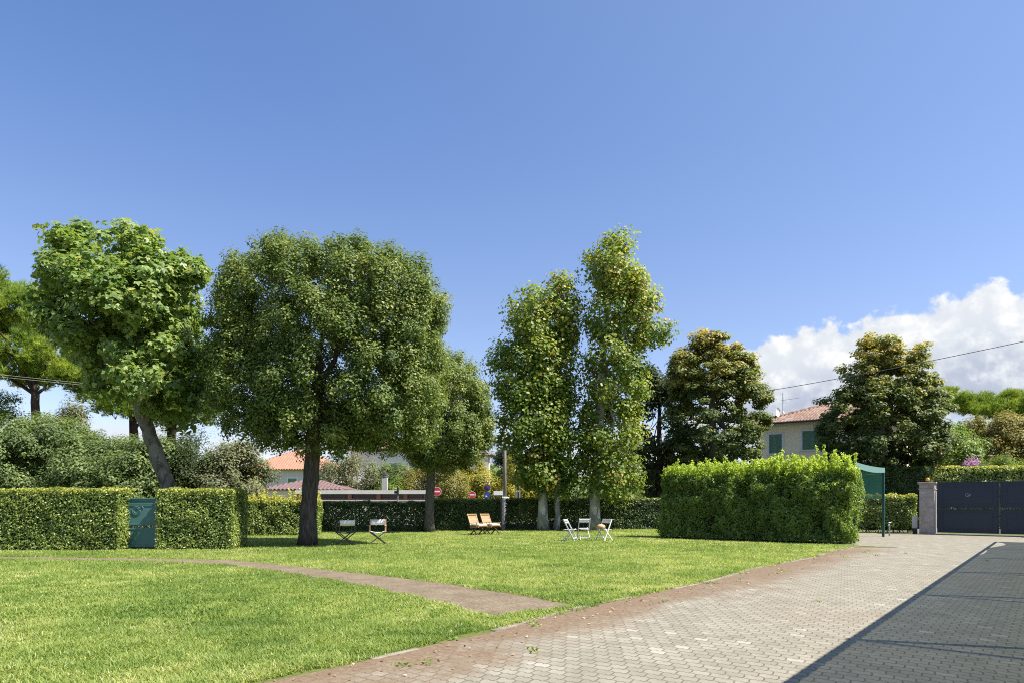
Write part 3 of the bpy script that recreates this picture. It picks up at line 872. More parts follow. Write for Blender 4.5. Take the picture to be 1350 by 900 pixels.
def bush(name, label, px, Y, top, wpx, leaf, seed, group=None, size=.13, shape='diamond', nc=190, lpc=150, cr=.5, bark='bark_grey', bot=None, cat='shrub', dep=2.0, sup=2.0, **kw):
    zt = W(px, top, Y).z
    bz = 0 if bot is None else W(px, bot, Y).z
    c = Vector(((px - HX) / F * Y, Y, (zt + bz) / 2))
    rw = wpx / 2 * Y / F
    h = (zt - bz) / 2
    envs = [(np.array(c), np.array((rw, dep, h)), 2.5, 2),
            (np.array(c) + np.array((rw * .35, 0, h * .25)), np.array((rw * .6, dep * .8, h * .75)), 2.2, .7),
            (np.array(c) + np.array((-rw * .4, 0, h * .1)), np.array((rw * .55, dep * .8, h * .72)), 2.2, .7)]
    tk = [(c.x, Y, -.03, .09), (c.x + .1, Y, zt * .3, .07), (c.x, Y, zt * .75, .02)]
    return tree(name, label, cat, tk, envs, M[leaf], M[bark], nc, lpc, cr, size, shape, group, 9, 24, seed=seed, shell=.45, flare=1.1, sup=sup, **kw)
GS = 'large shrubs behind the left hedge'
bush('large_shrub', 'tall mixed green shrub filling the picture edge behind the hedge, under the pine', -5, 33, 556, 120, 'shrub_leaf', 51, GS, nc=260)
bush('large_shrub', 'olive green rounded shrub right behind the pine trunk', 62, 34.5, 548, 100, 'shrub_leaf', 52, GS, nc=260)
bush('large_shrub', 'tall grey green shrub top with rounded outline beyond the pine trunk', 92, 38.5, 532, 70, 'grey_leaf', 53, GS, nc=150)
bush('large_shrub', 'bushy green shrub between pine trunk and leaning plane trunk', 132, 33, 574, 96, 'shrub_leaf', 54, GS, nc=260)
bush('large_shrub', 'leafy green shrub close around the leaning plane trunk', 200, 32, 580, 84, 'shrub_leaf', 55, GS, nc=240)
bush('large_shrub', 'darker glossy shrub just right of the leaning plane trunk', 252, 33, 572, 74, 'dark_leaf', 56, GS, nc=170, size=.1)
bush('large_shrub', 'pale grey green loose shrub beside the orange roofed house', 300, 33.5, 588, 88, 'grey_leaf', 57, GS, nc=260)
bush('small_tree', 'bright green small tree cut by the picture edge below the pine', -4, 40, 518, 66, 'light_leaf', 58, None, nc=130, cat='tree')

# centre, beyond the road
GY = 'garden trees across the road'
bush('garden_tree', 'silvery olive tree rising over the white beam wall, left of the chimney', 462, 56, 600, 76, 'grey_leaf', 61, GY, nc=150, size=.15, cr=.7, cat='tree', dep=3)
bush('garden_tree', 'dark green bush right of the round chimney', 520, 58, 612, 44, 'shrub_leaf', 62, GY, nc=90, size=.15, cr=.6, cat='tree', dep=2)
bush('garden_tree', 'lime bush low over the white beam wall beside the chimney', 515, 54, 634, 30, 'light_leaf', 63, GY, nc=60, size=.13, cr=.5, cat='shrub', dep=1.2)
bush('garden_tree', 'reddish green loose tree left of the slim oak trunk', 548, 57, 614, 40, 'gold_leaf', 64, GY, nc=90, size=.14, cr=.6, cat='tree', dep=2)
bush('garden_tree', 'olive yellow tree directly right of the slim oak trunk', 592, 56, 602, 50, 'gold_leaf', 65, GY, nc=120, size=.15, cr=.6, cat='tree', dep=2.4)
bush('garden_tree', 'yellow leafed tree behind the round road signs', 630, 60, 612, 54, 'yellow_leaf', 66, GY, nc=130, size=.16, cr=.6, cat='tree', dep=2.4)
bush('garden_tree', 'yellow leafed tree right of the utility pole', 684, 60, 604, 40, 'yellow_leaf', 67, GY, nc=110, size=.16, cr=.6, cat='tree', dep=2.4)
bush('garden_tree', 'dark conical tree behind the utility pole, against the mountains', 670, 75, 592, 34, 'dark_leaf', 68, GY, nc=110, size=.2, cr=.7, cat='tree', dep=2.4)
bush('garden_tree', 'green leafy tree behind the leftmost columnar plane', 722, 62, 596, 60, 'light_leaf', 69, GY, nc=120, size=.17, cr=.7, cat='tree', dep=2.4)
bush('garden_tree', 'golden brown tree behind the dark gate', 1318, 50, 546, 116, 'gold_leaf', 71, None, nc=420, size=.17, cr=.55, cat='tree', dep=3)
bush('garden_tree', 'light green small tree between linden and golden tree', 1250, 47, 560, 60, 'light_leaf', 72, None, nc=210, size=.16, cr=.55, cat='tree', dep=2.4)
bush('flowering_shrub', 'pink flowering shrub above the hedge behind the gate', 1282, 43, 602, 36, 'pink_leaf', 73, None, nc=70, size=.10, cr=.32, dep=.8, lpc=60)

# distant wood closing the view
def far_wood():
    n = 5200
    X = rng.uniform(-140, 150, n); Yv = rng.uniform(125, 150, n)
    hgt = 3.2 + 4.5 * value_noise(X, Yv * 0, .07, 91) + 2.5 * value_noise(X, Yv * 0, .25, 92)
    P, N, S, T = [], [], [], []
    m = 7
    Pz = rng.random((n, m)) ** .7 * hgt[:, None]
    PX = X[:, None] + rng.normal(0, .6, (n, m)); PY = Yv[:, None] + rng.normal(0, .6, (n, m))
    P = np.stack([PX, PY, Pz], 2).reshape(-1, 3)
    N = rng.normal(0, .6, P.shape) + np.array([0, -.4, .7])
    return leaves('distant_wood', P, N, rng.uniform(.6, 1.3, len(P)), 'round', M['shrub_leaf'], None, np.clip(np.repeat(value_noise(X, Yv, .12, 93), m) * .8 + rng.normal(0, .1, len(P)), 0, 1))
tag(far_wood(), kind='stuff')

# ------------------------------------------------------------------ hedges
def hedge(label, p0, p1, thick, h, leaf, dens, size, seed, group, name='clipped_hedge', jitter=.075, core=True, top_tint=.25, shoots=0, shoot_h=.3, rough_=.05,
          cover=1.0, thin_base=0.0, round_=.12, tint_mu=.4, base_gap=0.0, inset=.13):
    """A clipped hedge: front face runs p0 -> p1 on the ground; it thickens away to the left of that direction... (behind)."""
    r = np.random.default_rng(seed); random.seed(seed)
    p0, p1 = Vector(p0).to_3d(), Vector(p1).to_3d(); p0.z = p1.z = 0
    L = (p1 - p0).length
    ang = math.atan2(p1.y - p0.y, p1.x - p0.x)
    o = thing(name, label, 'hedge', p0, ang, group)
    if core:
        b = MB(); ins = inset
        nx = max(2, int(L / .5))
        pr = [(ins, .10), (ins, h * .5), (ins + .02, h - ins), (thick - ins, h - ins), (thick - ins, .10)]
        vs, fs = [], []
        for i in range(nx + 1):
            x = ins + (L - 2 * ins) * i / nx
            for y, z in pr:
                vs.append((x, y + random.uniform(-.03, .03), z + random.uniform(-.04, .03)))
        m = len(pr)
        for i in range(nx):
            for k in range(m):
                a, c = i * m + k, i * m + (k + 1) % m
                fs.append((a, c, c + m, a + m))
        fs.append(tuple(range(m))); fs.append(tuple(nx * m + k for k in range(m)))
        b.add(vs, fs)
        # stems
        for i in range(int(L / .35)):
            x = .2 + (L - .4) * (i + random.random()) / max(1, int(L / .35))
            y = random.uniform(.2, thick - .2)
            b.tube([(x, y, -.02), (x + random.uniform(-.08, .08), y, .2), (x, y, .5)], [.022, .018, .01], 5)
        b.build('branches', M['twigs'], o)
    faces = [('f', L * h), ('t', L * thick), ('b', L * h * .45), ('l', thick * h), ('r', thick * h)]
    P, N, TT = [], [], []
    for kf, area in faces:
        n = int(area * dens * cover)
        u, v = r.random(n), r.random(n)
        dj = np.abs(r.normal(0, jitter, n)) * -1 + r.normal(0, .012, n)
        if kf == 'f': p = np.stack([u * L, -dj, v * h], 1); nn = (0, -1, .35)
        elif kf == 'b': p = np.stack([u * L, thick + dj, v * h], 1); nn = (0, 1, .35)
        elif kf == 't': p = np.stack([u * L, v * thick, h + dj], 1); nn = (0, 0, 1)
        elif kf == 'l': p = np.stack([-dj, u * thick, v * h], 1); nn = (-1, 0, .35)
        else: p = np.stack([L + dj, u * thick, v * h], 1); nn = (1, 0, .35)
        # unevenness of the clipping
        wx = value_noise(p[:, 0] + 7 * seed, p[:, 2] + p[:, 1], 2.2, seed) - .5
        wy = value_noise(p[:, 0] - 5 * seed, p[:, 2] + p[:, 1] + 9, 6.0, seed + 1) - .5
        amp = rough_ * (wx * 1.6 + wy)
        p += np.array(nn) * amp[:, None]
        # rounded shoulders
        e = np.clip((p[:, 2] - (h - round_)) / round_, 0, 1) ** 2 * round_ * .6
        if kf == 'f': p[:, 1] += e
        if kf == 'b': p[:, 1] -= e
        if kf == 't':
            ed = np.clip((round_ - np.minimum(p[:, 1], thick - p[:, 1])) / round_, 0, 1)
            p[:, 2] -= ed ** 2 * round_ * .5
        keep = p[:, 2] > base_gap * (0.6 + .8 * r.random(n))
        if thin_base: keep &= r.random(n) < np.clip((p[:, 2] + .05) / thin_base, .12, 1)
        p = p[keep]
        t = np.clip(r.normal(tint_mu - .12, .16, len(p)) + .20 * (wx[keep]), 0, .72)
        if top_tint:
            young = r.random(len(p)) < top_tint * np.clip((p[:, 2] - (h - .22)) / .2, 0, 1) + .03
            t[young] = r.uniform(.78, 1, young.sum())
        P.append(p); N.append(np.tile(np.array(nn, float), (len(p), 1))); TT.append(t)
    if shoots:
        for i in range(shoots):
            x, y = r.uniform(.05, L - .05), r.uniform(.05, thick - .05)
            hh = shoot_h * r.uniform(.25, 1) * (1.5 if r.random() < .12 else 1) * (.7 + .5 * x / L)
            m = int(14 + hh * 70)
            zz = r.random(m) * hh
            lean = r.normal(0, .08, 2)
            p = np.stack([x + r.normal(0, .028, m) + lean[0] * zz, y + r.normal(0, .028, m) + lean[1] * zz, h - .06 + zz], 1)
            P.append(p); N.append(r.normal(0, .8, (m, 3)) + np.array([0, 0, .3])); TT.append(r.uniform(.72, 1, m))
    P = np.concatenate(P); N = np.concatenate(N); TT = np.concatenate(TT)
    leaves('foliage', P, N, size * r.uniform(.6, 1.35, len(P)), 'diamond', leaf, o, TT, r, spread=.48)
    return o

GH = 'clipped garden hedges'
hedge('long straight clipped hedge running out of the picture, left of the green gate', W(-190, 0, 20.8), W(156, 0, 20.9), 1.0, 1.89, M['hedge_leaf'], 1450, .066, 101, GH, top_tint=.4, thin_base=.12)
hedge('short clipped hedge block right of the green gate, left of the oak', W(205, 0, 21.1), W(307, 0, 21.3), 1.6, 1.88, M['hedge_leaf'], 1450, .066, 102, GH, top_tint=.4, thin_base=.12, shoots=8, shoot_h=.2)
hedge('loose topped hedge with yellow shoots directly behind the oak trunk', W(296, 0, 29.6), W(420, 0, 30.2), 1.1, 1.55, M['hedge_leaf'], 1200, .078, 103, GH, top_tint=.55, shoots=90, shoot_h=.5, rough_=.12)
hedge('thin see-through hedge on wire mesh before the white beam wall', W(420, 0, 33.6), W(562, 0, 34.2), 0.55, 1.47, M['hedge_dark_leaf'], 1000, .095, 104, GH, core=False, top_tint=.1, rough_=.14, jitter=.14)
hedge('dense dark hedge behind the wooden lounge chairs', W(566, 0, 34.6), W(660, 0, 35.2), .9, 1.6, M['hedge_dark_leaf'], 1100, .08, 105, GH, top_tint=.5)
hedge('patchy hedge behind the three plane trunks', W(668, 0, 35.9), W(792, 0, 36.3), 0.7, 1.62, M['hedge_dark_leaf'], 950, .095, 106, GH, core=False, top_tint=.4, rough_=.14, jitter=.14)
hedge('dark clipped hedge right of the pale plane trunk, running behind the big hedge', W(792, 0, 36.3), W(905, 0, 36.6), .9, 1.66, M['hedge_dark_leaf'], 1100, .08, 107, GH, top_tint=.6)
c0 = Vector((6.15, 28.15, 0)); c1_ = c0 + DC * 7.15
hedge('big bright green hedge block with upright shoots beside the drive', c0, c1_, 1.35, 2.62, M['hedge_green_leaf'], 1750, .092, 108, GH, top_tint=.75, shoots=420, shoot_h=.62, rough_=.32, jitter=.18, thin_base=.2, round_=.5, inset=.34, tint_mu=.5)
hedge('yellow green hedge between the net shelter and the stone pillar', W(1118, 0, 33.0), W(1209, 0, 32.2), .8, 1.78, M['hedge_leaf'], 950, .085, 109, GH, top_tint=.7, rough_=.12, thin_base=.5, shoots=10, shoot_h=.2)
hedge('tall dark hedge behind the stone pillar, under the linden', W(1120, 0, 39.5), W(1222, 0, 37.0), 1.0, 3.4, M['hedge_dark_leaf'], 650, .10, 110, GH, top_tint=.15, rough_=.12)
hedge('tall pale topped hedge seen above the dark gate', W(1212, 0, 38.2), W(1420, 0, 36.0), 1.6, 3.42, M['hedge_leaf'], 750, .095, 111, GH, top_tint=.6, rough_=.12, round_=.4, tint_mu=.55)
bush('clipped_shrub', 'rounded clipped shrub over the tall hedge, beside the pink flowers', 1330, 41.5, 601, 78, 'light_leaf', 74, None, nc=130, size=.09, cr=.4, dep=1.2, up=.9)

# wire mesh behind the thin hedges
def mesh_fence(label, p0, p1, h, group):
    p0, p1 = Vector(p0), Vector(p1); p0.z = p1.z = 0
    L = (p1 - p0).length; ang = math.atan2(p1.y - p0.y, p1.x - p0.x)
    o = thing('wire_fence', label, 'fence', p0, ang, group)
    b = MB(); st = .22
    n = int((L + h) / st)
    for i in range(n):
        x = i * st - h
        a, c = max(0, x), min(L, x + h)
        if c > a: b.bar((a, 0, a - x + .02), (c, 0, c - x + .02), .012, .012)
        if c > a: b.bar((a, .014, h - (a - x)), (c, .014, h - (c - x)), .012, .012)
    b.build('wire_mesh', M['rust'], o)
    b = MB()
    b.box((0, -.06, -.05), (L, .14, .28)); b.build('plinth', M['concrete'], o)
    for i in range(int(L / 2) + 1):
        b = MB(); b.tube([(min(L, i * 2), .05, 0), (min(L, i * 2), .05, h + .1)], .03, 8); b.build('fence_post', M['rust'], o)
    return o
mesh_fence('wire mesh fence on a low plinth inside the thin hedge', W(420, 0, 33.95), W(562, 0, 34.5), 1.3, 'wire fences in the hedges')
mesh_fence('wire mesh fence on a low plinth behind the three plane trunks', W(660, 0, 36.25), W(792, 0, 36.65), 1.3, 'wire fences in the hedges')
b = MB(); b.tube([(0, 0, -.02), (0, 0, 1.72)], .045, 10)
pst = b.build('fence_post', M['rust']); pst.location = W(661, 0, 35.0) * 1; pst.location.z = 0
tag(pst, 'slim dark metal post standing in the gap between the back hedges', 'post')

# ------------------------------------------------------------------ small green garden gate
p = W(161, 0, 21.55)
w_ = (203 - 161) / F * 21.55
o = thing('garden_gate', 'narrow teal metal garden gate with rosette between two clipped hedges', 'gate', (p.x - .06, 21.55, 0))
gw, gh = w_ + .12, 1.56
b = MB()
b.box((0, 0, .05), (.06, .05, gh)); b.box((gw - .06, 0, .05), (gw, .05, gh))
b.box((.06, .002, gh - .06), (gw - .06, .048, gh)); b.box((.06, .002, .05), (gw - .06, .048, .12))
b.box((.06, .002, .74), (gw - .06, .048, .79)); b.box((.06, .002, .60), (gw - .06, .048, .65))
b.box((-.02, -.015, gh), (gw + .02, .065, gh + .035)); b.box((.0, -.01, gh - .16), (gw, .0, gh - .125))
b.build('gate_frame', M['gate_green'], o, bevel=.006)
b = MB(); b.box((.06, .016, .12), (gw - .06, .034, .60)); b.box((.06, .016, .79), (gw - .06, .034, gh - .06)); b.build('gate_panel', M['gate_green'], o)
b = MB()
for i in range(7):
    cx = .13 + (gw - .26) * i / 6
    pts = [(cx + .05 * cos(a), .025, .695 + .045 * sin(a)) for a in np.linspace(0, 2 * pi, 15)]
    b.tube(pts, .009, 6)
    b.tube([(cx - .065, .025, .65), (cx - .065, .025, .74)], .008, 6)
b.build('ring_band', M['gate_green'], o)
b = MB()
for rr in (.13, .085):
    b.tube([(gw * .45 + rr * cos(a), .008, 1.2 + rr * sin(a)) for a in np.linspace(.6, 2 * pi + .2, 20)], .014, 6)
b.tube([(gw * .45 + .1 + .12 * t, .008, 1.26 + .09 * sin(t * 3)) for t in np.linspace(0, 1, 8)], .012, 6)
b.build('rosette', M['gate_green'], o)
b = MB(); b.box((gw + .005, -.02, -.03), (gw + .075, .07, 1.62)); b.build('gate_post', M['gate_green'], o)
b = MB(); b.box((-.08, -.02, -.03), (-.008, .07, 1.62)); b.build('gate_post', M['gate_green'], o)

# ------------------------------------------------------------------ drive gate and pillar
GA = math.atan2(DC.y, DC.x)
gp = G(1233.5, 703.6)
def gate_leaf(label, at, w, mirror=False):
    o = thing('drive_gate', label, 'gate', at, GA, 'leaves of the dark drive gate')
    h0, h1 = .09, 2.33
    b = MB()
    b.box((0, 0, h0), (.07, .06, h1)); b.box((w - .07, 0, h0), (w, .06, h1))
    for z0, z1 in ((h1 - .07, h1), (h0, h0 + .07), (1.22, 1.27), (1.09, 1.14)):
        b.box((.07, .002, z0), (w - .07, .058, z1))
    b.box((-.01, -.012, h1), (w + .01, .072, h1 + .03))
    b.build('gate_frame', M['gate_blue'], o, bevel=.006)
    for z0, z1 in ((h0 + .07, 1.09), (1.27, h1 - .07)):
        b = MB(); b.box((.07, .02, z0), (w - .07, .04, z1)); pn = b.build('gate_panel', M['gate_blue'], o)
        b = MB(); i = .13
        x0, x1, a0, a1 = .07 + i, w - .07 - i, z0 + .09, z1 - .09
        b.box((x0, .006, a0), (x0 + .05, .019, a1)); b.box((x1 - .05, .006, a0), (x1, .019, a1))
        b.box((x0 + .05, .007, a1 - .05), (x1 - .05, .0188, a1)); b.box((x0 + .05, .007, a0), (x1 - .05, .0188, a0 + .05))
        b.build('moulding', M['gate_blue'], pn, bevel=.005)
    b = MB(); n = 14
    for i in range(n):
        cx = .14 + (w - .28) * i / (n - 1)
        b.tube([(cx + .045 * cos(a), .03, 1.18 + .036 * sin(a)) for a in np.linspace(0, 2 * pi, 13)], .01, 6)
        b.tube([(cx + .077, .03, 1.14), (cx + .077, .03, 1.22)], .009, 6)
    b.build('ring_band', M['gate_blue'], o)
    b = MB(); cx = w * .5
    b.tube([(cx + .08 * cos(a), .012, 1.77 + .075 * sin(a)) for a in np.linspace(.9, 2 * pi - .3, 18)], .010, 6)
    b.tube([(cx - .02 + .14 * t, .012, 1.68 + .16 * t + .03 * sin(6 * t)) for t in np.linspace(0, 1, 9)], [.008 + .02 * sin(pi * t) for t in np.linspace(0, 1, 9)], 6)
    b.build('rosette', M['steel'] if not mirror else M['gate_blue'], o)
    return o
lw = 2.30
gate_leaf('dark blue drive gate leaf hinged on the stone pillar, with scroll rosette', gp + DC * .06, lw)
gate_leaf('dark blue drive gate leaf cut off by the picture edge', gp + DC * (.06 + lw + .03), lw, True)
# pillar (+ its twin outside the frame)
def pillar(label, at):
    o = thing('gate_pillar', label, 'pillar', at, GA, 'gate pillars')
    b = MB(); b.box((-.30, -.27, -.05), (.30, .30, 2.02)); b.build('shaft', M['stone'], o, bevel=.012)
    b = MB(); b.box((-.33, -.30, 2.02), (.33, .33, 2.07)); b.box((-.30, -.27, 2.07), (.30, .30, 2.25)); b.build('neck', M['stone'], o, bevel=.01)
    b = MB(); b.box((-.335, -.305, 2.25), (.335, .335, 2.30)); b.box((-.37, -.34, 2.30), (.37, .37, 2.36)); b.build('cap', M['stone'], o, bevel=.012)
    b = MB(); b.box((.302, -.10, .05), (.335, .12, 1.95)); b.build('gate_guide', M['white_plaster'], o)
    return o
pc = gp - DC * .31
pillar('weathered pinkish stone pillar carrying an orange beacon', pc)
pillar('weathered stone pillar at the far end of the drive gate', gp + DC * (2 * lw + .5))
o = thing('beacon_lamp', 'small orange flashing beacon on top of the stone pillar', 'lamp', pc + Vector((0, 0, 2.362)))
b = MB(); b.lathe([(.085, 0), (.085, .05), (.07, .06)]); b.build('lamp_base', M['black_plastic'], o)
b = MB(); b.lathe([(.075, .061), (.078, .12), (.065, .18), (.035, .205), (.001, .21)]); b.build('lamp_dome', M['orange_plastic'], o, smooth=True)
b = MB(); b.tube([(.12, 0, 0), (.12, 0, .22)], .006, 6); b.build('aerial', M['black_plastic'], o)
o = thing('utility_box', 'pale utility box standing left of the stone pillar', 'box', pc - DC * .52 + DU * .1, GA)
b = MB(); b.box((-.11, -.09, .25), (.11, .09, .82)); b.build('cabinet', M['white_plaster'], o, bevel=.01)
b = MB(); b.box((-.09, -.07, -.02), (.09, .07, .25)); b.build('stand', M['black_plastic'], o)
tp = G(1172.5, 706)
o = thing('garden_tap', 'short grey standpipe tap on the paving beside the green post', 'tap', tp)
b = MB(); b.tube([(0, 0, -.02), (0, 0, .52)], .03, 8); b.build('standpipe', M['steel'], o)
b = MB(); b.tube([(0, 0, .50), (-.05, -.06, .52), (-.08, -.09, .46)], .018, 8); b.tube([(-.04, -.03, .58), (.06, -.03, .57)], .012, 6); b.tube([(0, 0, .5), (.01, -.03, .58)], .012, 6); b.build('spout', M['steel'], o)
# low threshold strip under the gate
b = MB(); b.box((0, -.04, -.01), (2 * lw + .1, .10, .03)); st_ = b.build('gate_track', M['concrete']); st_.location = gp + DC * .02; st_.rotation_euler = (0, 0, GA)
tag(st_, 'pale concrete threshold strip under the dark drive gate', 'threshold')

# ------------------------------------------------------------------ net shelters
def shelter(label, at, length, width, h, seed, far_panel, group, bays, gap):
    """Local x runs across (to the left of the drive direction), y along the drive. Origin at the near right foot."""
    random.seed(seed)
    o = thing('net_shelter', label, 'shelter', at, math.atan2(DU.y, DU.x) - pi / 2, group)
    ys = [length * i / bays for i in range(bays + 1)]
    for y in ys:
        for x in (0, -width):
            b = MB(); b.box((x - .045, y - .045, -.03), (x + .045, y + .045, h)); b.build('post', M['post_green'], o, bevel=.006)
    b = MB()
    for x in (0, -width): b.box((x - .03, .046, h - .08), (x + .03, length - .046, h - .02))
    b.build('side_beam', M['post_green'], o)
    for y in ys:
        b = MB(); b.box((-width + .031, y - .03, h - .075), (-.031, y + .03, h - .015)); b.build('cross_beam', M['post_green'], o)
    # roof net with a wavy free edge towards x = 0
    b = MB(); nx, ny = 14, 40 * 1
    vs, fs = [], []
    for j in range(ny + 1):
        v = j / ny
        sc = abs(sin(pi * v * bays))
        x_in = gap * sc * (.10 + 1.1 * math.exp(-v * 7))
        for i in range(nx + 1):
            u = i / nx
            x = -x_in - u * (width - x_in)
            vs.append((x, v * length, h + .03 - .14 * sin(pi * u) * sc - .01 * random.random()))
    for j in range(ny):
        for i in range(nx):
            a = j * (nx + 1) + i
            fs.append((a, a + 1, a + nx + 2, a + nx + 1))
    b.add(vs, fs); b.build('roof_net', M['shade_net'], o, smooth=True)
    if far_panel:
        b = MB(); vs, fs = [], []
        for i in range(17):
            u = i / 16
            x = -.06 - u * (width - .1)
            yb = length + .05 + .03 * sin(u * 30)
            vs += [(x, yb, h - .03), (x, yb + .02 * sin(u * 21), 1.62 + .02 * sin(u * 40))]
        for i in range(16): fs.append((2 * i, 2 * i + 1, 2 * i + 3, 2 * i + 2))
        b.add(vs, fs); b.build('side_net', M['shade_net'], o, smooth=True)
        b = MB(); b.tube([(-.05, length + .05, 1.61), (-width, length + .05, 1.61)], .018, 6); b.build('net_hem', M['valance_green'], o)
        b = MB(); vs, fs = [], []
        for i in range(17):
            u = i / 16
            vs += [(.05, u * length, h + .04 - .04 * sin(pi * u)), (.05, u * length, h - .16 - .07 * sin(pi * u))]
            vs += [(.062, u * length, h + .04 - .04 * sin(pi * u)), (.062, u * length, h - .16 - .07 * sin(pi * u))]
        for i in range(16):
            a = 4 * i
            fs += [(a, a + 1, a + 5, a + 4), (a + 2, a + 6, a + 7, a + 3), (a, a + 4, a + 6, a + 2), (a + 1, a + 3, a + 7, a + 5)]
        b.add(vs, fs); b.build('valance', M['valance_green'], o)
        b = MB(); b.tube([(-.05, length - .1, h - .2), (-width * .5, length * .6, h - .45)], .01, 6); b.build('guy_line', M['valance_green'], o)
    return o
P1 = G(1164.5, 707)
shelter('green net car shelter behind the big hedge, its corner post on the paving', P1 - DU * 5.3, 5.3, 4.6, 2.86, 201, True, 'green net shelters along the drive', 1, .0)
# its twin on the other side of the drive, whose shade falls across the paving
hh = 2.9
shift = Vector((sd.x, sd.y, 0)) / sd.z * hh
s0 = Vector((2.33, 5.74, 0)) + shift
s1 = s0 + DU * 24.9
r_o = shelter('long green net car shelter right of the drive, shading the paving', s0, 27.3, 6.5, hh, 202, False, 'green net shelters along the drive', 6, .55)
# mirror: its free edge must face the drive
r_o.rotation_euler.z += pi; r_o.location = s1

# ------------------------------------------------------------------ houses
def tiled_slope(b, p_eave0, p_eave1, p_r0, p_r1, step=.22, r=.085):
    """Rows of half-round tiles running from ridge to eave over a trapezoid."""
    e0, e1, q0, q1 = map(Vector, (p_eave0, p_eave1, p_r0, p_r1))
    Le = (e1 - e0).length; t = (e1 - e0) / Le
    n = int(Le / step)
    nrm = t.cross((q0 + q1) / 2 - (e0 + e1) / 2).normalized()
    if nrm.z < 0: nrm = -nrm
    s0, s1 = (q0 - e0).dot(t), (q1 - e0).dot(t)
    up = ((q0 - e0) - t * s0)
    for i in range(n):
        x = (i + .5) * step
        f = 1.0
        if x < s0: f = x / max(s0, 1e-3)
        elif x > s1: f = (Le - x) / max(Le - s1, 1e-3)
        a = e0 + t * x; c = a + up * f
        if f < .06: continue
        vs = []
        for p in (a, c):
            for k in range(6):
                an = pi * k / 5
                vs.append(p + t * (cos(an) * r) + nrm * (sin(an) * r * .9 + .01))
        b.add(vs, [(k, k + 1, k + 7, k + 6) for k in range(5)] + [(0, 1, 2, 3, 4, 5)])
    b.add([e0, e1, q1, q0], [(0, 1, 2, 3)])

def window(o, x, z, w, h, mat=None):
    """Shuttered window on a wall whose face is y = 0, facing -y."""
    b = MB(); t = .13
    b.box((x - t, -.045, z), (x, .01, z + h)); b.box((x + w, -.045, z), (x + w + t, .01, z + h)); b.box((x - t, -.047, z + h), (x + w + t, .012, z + h + t))
    wn = b.build('window', M['trim_plaster'], o)
    b = MB(); b.box((x - t - .05, -.10, z - .08), (x + w + t + .05, .012, z)); b.build('sill', M['trim_plaster'], wn)
    for k in range(2):
        b = MB(); x0 = x + k * w / 2 + .005; x1 = x0 + w / 2 - .01
        b.box((x0, -.03, z + .002), (x0 + .07, .006, z + h)); b.box((x1 - .07, -.03, z + .002), (x1, .006, z + h))
        b.box((x0 + .07, -.028, z + .002), (x1 - .07, .004, z + .09)); b.box((x0 + .07, -.028, z + h - .08), (x1 - .07, .004, z + h - .002))
        m = int((h - .2) / .07)
        for i in range(m):
            zz = z + .10 + i * .07
            b.add([(x0 + .07, -.004, zz), (x1 - .07, -.004, zz), (x1 - .07, -.026, zz - .05 + .09), (x0 + .07, -.026, zz - .05 + .09)], [(0, 1, 2, 3)])
        b.box((x0 + .07, -.001, z + .09), (x1 - .07, .003, z + h - .08))
        b.build('shutter', mat or M['green_shutter'], wn)

p = W(1000, 0, 50); p.z = 0
house = thing('house', 'cream two storey house with green shutters and terracotta roof', 'house', p, GA)
HW, HD, HE = 9.5, 8.0, 7.05
b = MB(); b.box((0, 0, -.1), (HW, HD, HE)); b.build('wall', M['cream_plaster'], house)
b = MB(); b.box((-.05, -.05, HE - .22), (HW + .05, HD + .05, HE + .02)); b.build('cornice', M['trim_plaster'], house)
b = MB(); ov = .55; z0 = HE + .03
e = [(-ov, -ov, z0), (HW + ov, -ov, z0), (HW + ov, HD + ov, z0), (-ov, HD + ov, z0)]
ra, rb = (3.6, HD / 2, z0 + 1.55), (HW - 3.6, HD / 2, z0 + 1.55)
tiled_slope(b, e[0], e[1], ra, rb); tiled_slope(b, e[1], e[2], rb, rb); tiled_slope(b, e[2], e[3], rb, ra); tiled_slope(b, e[3], e[0], ra, ra)
b.add([(x, y, z0 - .012) for x, y, _ in e], [(0, 1, 2, 3)])
roof = b.build('roof', M['roof_tile'], house)
b = MB()
for q0, q1 in ((e[0], ra), (e[1], rb), (ra, rb)): b.tube([Vector(q0) + Vector((0, 0, .06)), Vector(q1) + Vector((0, 0, .06))], .12, 8)
b.build('ridge_tiles', M['roof_tile'], roof)
b = MB(); b.tube([(-ov, -ov - .07, z0 - .02), (HW + ov, -ov - .07, z0 - .02)], .07, 8); b.build('gutter', M['dark_wood'], roof)
def house_x(px):                                  # wall coordinate seen at a picture column
    k = (px - HX) / F
    return (k * p.y - p.x) / (DC.x - k * DC.y)
for pl, pr_, yt, yb in ((1014, 1031, 572, 597), (1058, 1085, 567, 592)):
    xa, xb = house_x(pl), house_x(pr_)
    Yd = p.y + DC.y * (xa + xb) / 2
    za, zb = W(0, yb, Yd).z, W(0, yt, Yd).z
    window(house, xa, za, xb - xa, zb - za)
window(house, 7.0, W(0, 592, 46).z, 1.0, 1.4)
b = MB(); ax = house_x(1019)
b.tube([(ax, 2.2, z0), (ax, 2.2, z0 + 2.5)], .022, 6); b.tube([(ax - .1, 2.2, z0 + 1.95), (ax + 1.3, 2.0, z0 + 2.0)], .012, 5)
for k in range(7): b.tube([(ax + .1 + k * .18, 2.1, z0 + 1.7), (ax + .1 + k * .18, 2.1, z0 + 2.2)] if k < 2 else [(ax + .1 + k * .18, 1.95, z0 + 1.97), (ax + .1 + k * .18, 2.25, z0 + 1.97)], .008, 5)
b.tube([(ax, 2.2, z0 + 1.2), (ax + .45, 2.1, z0 + .55)], .012, 5)
b.build('antenna', M['steel'], house)
b = MB(); cx = house_x(1018)
prof = [(.001, 0), (.15, .02), (.27, .07), (.34, .12)]
vs, fs = [], []
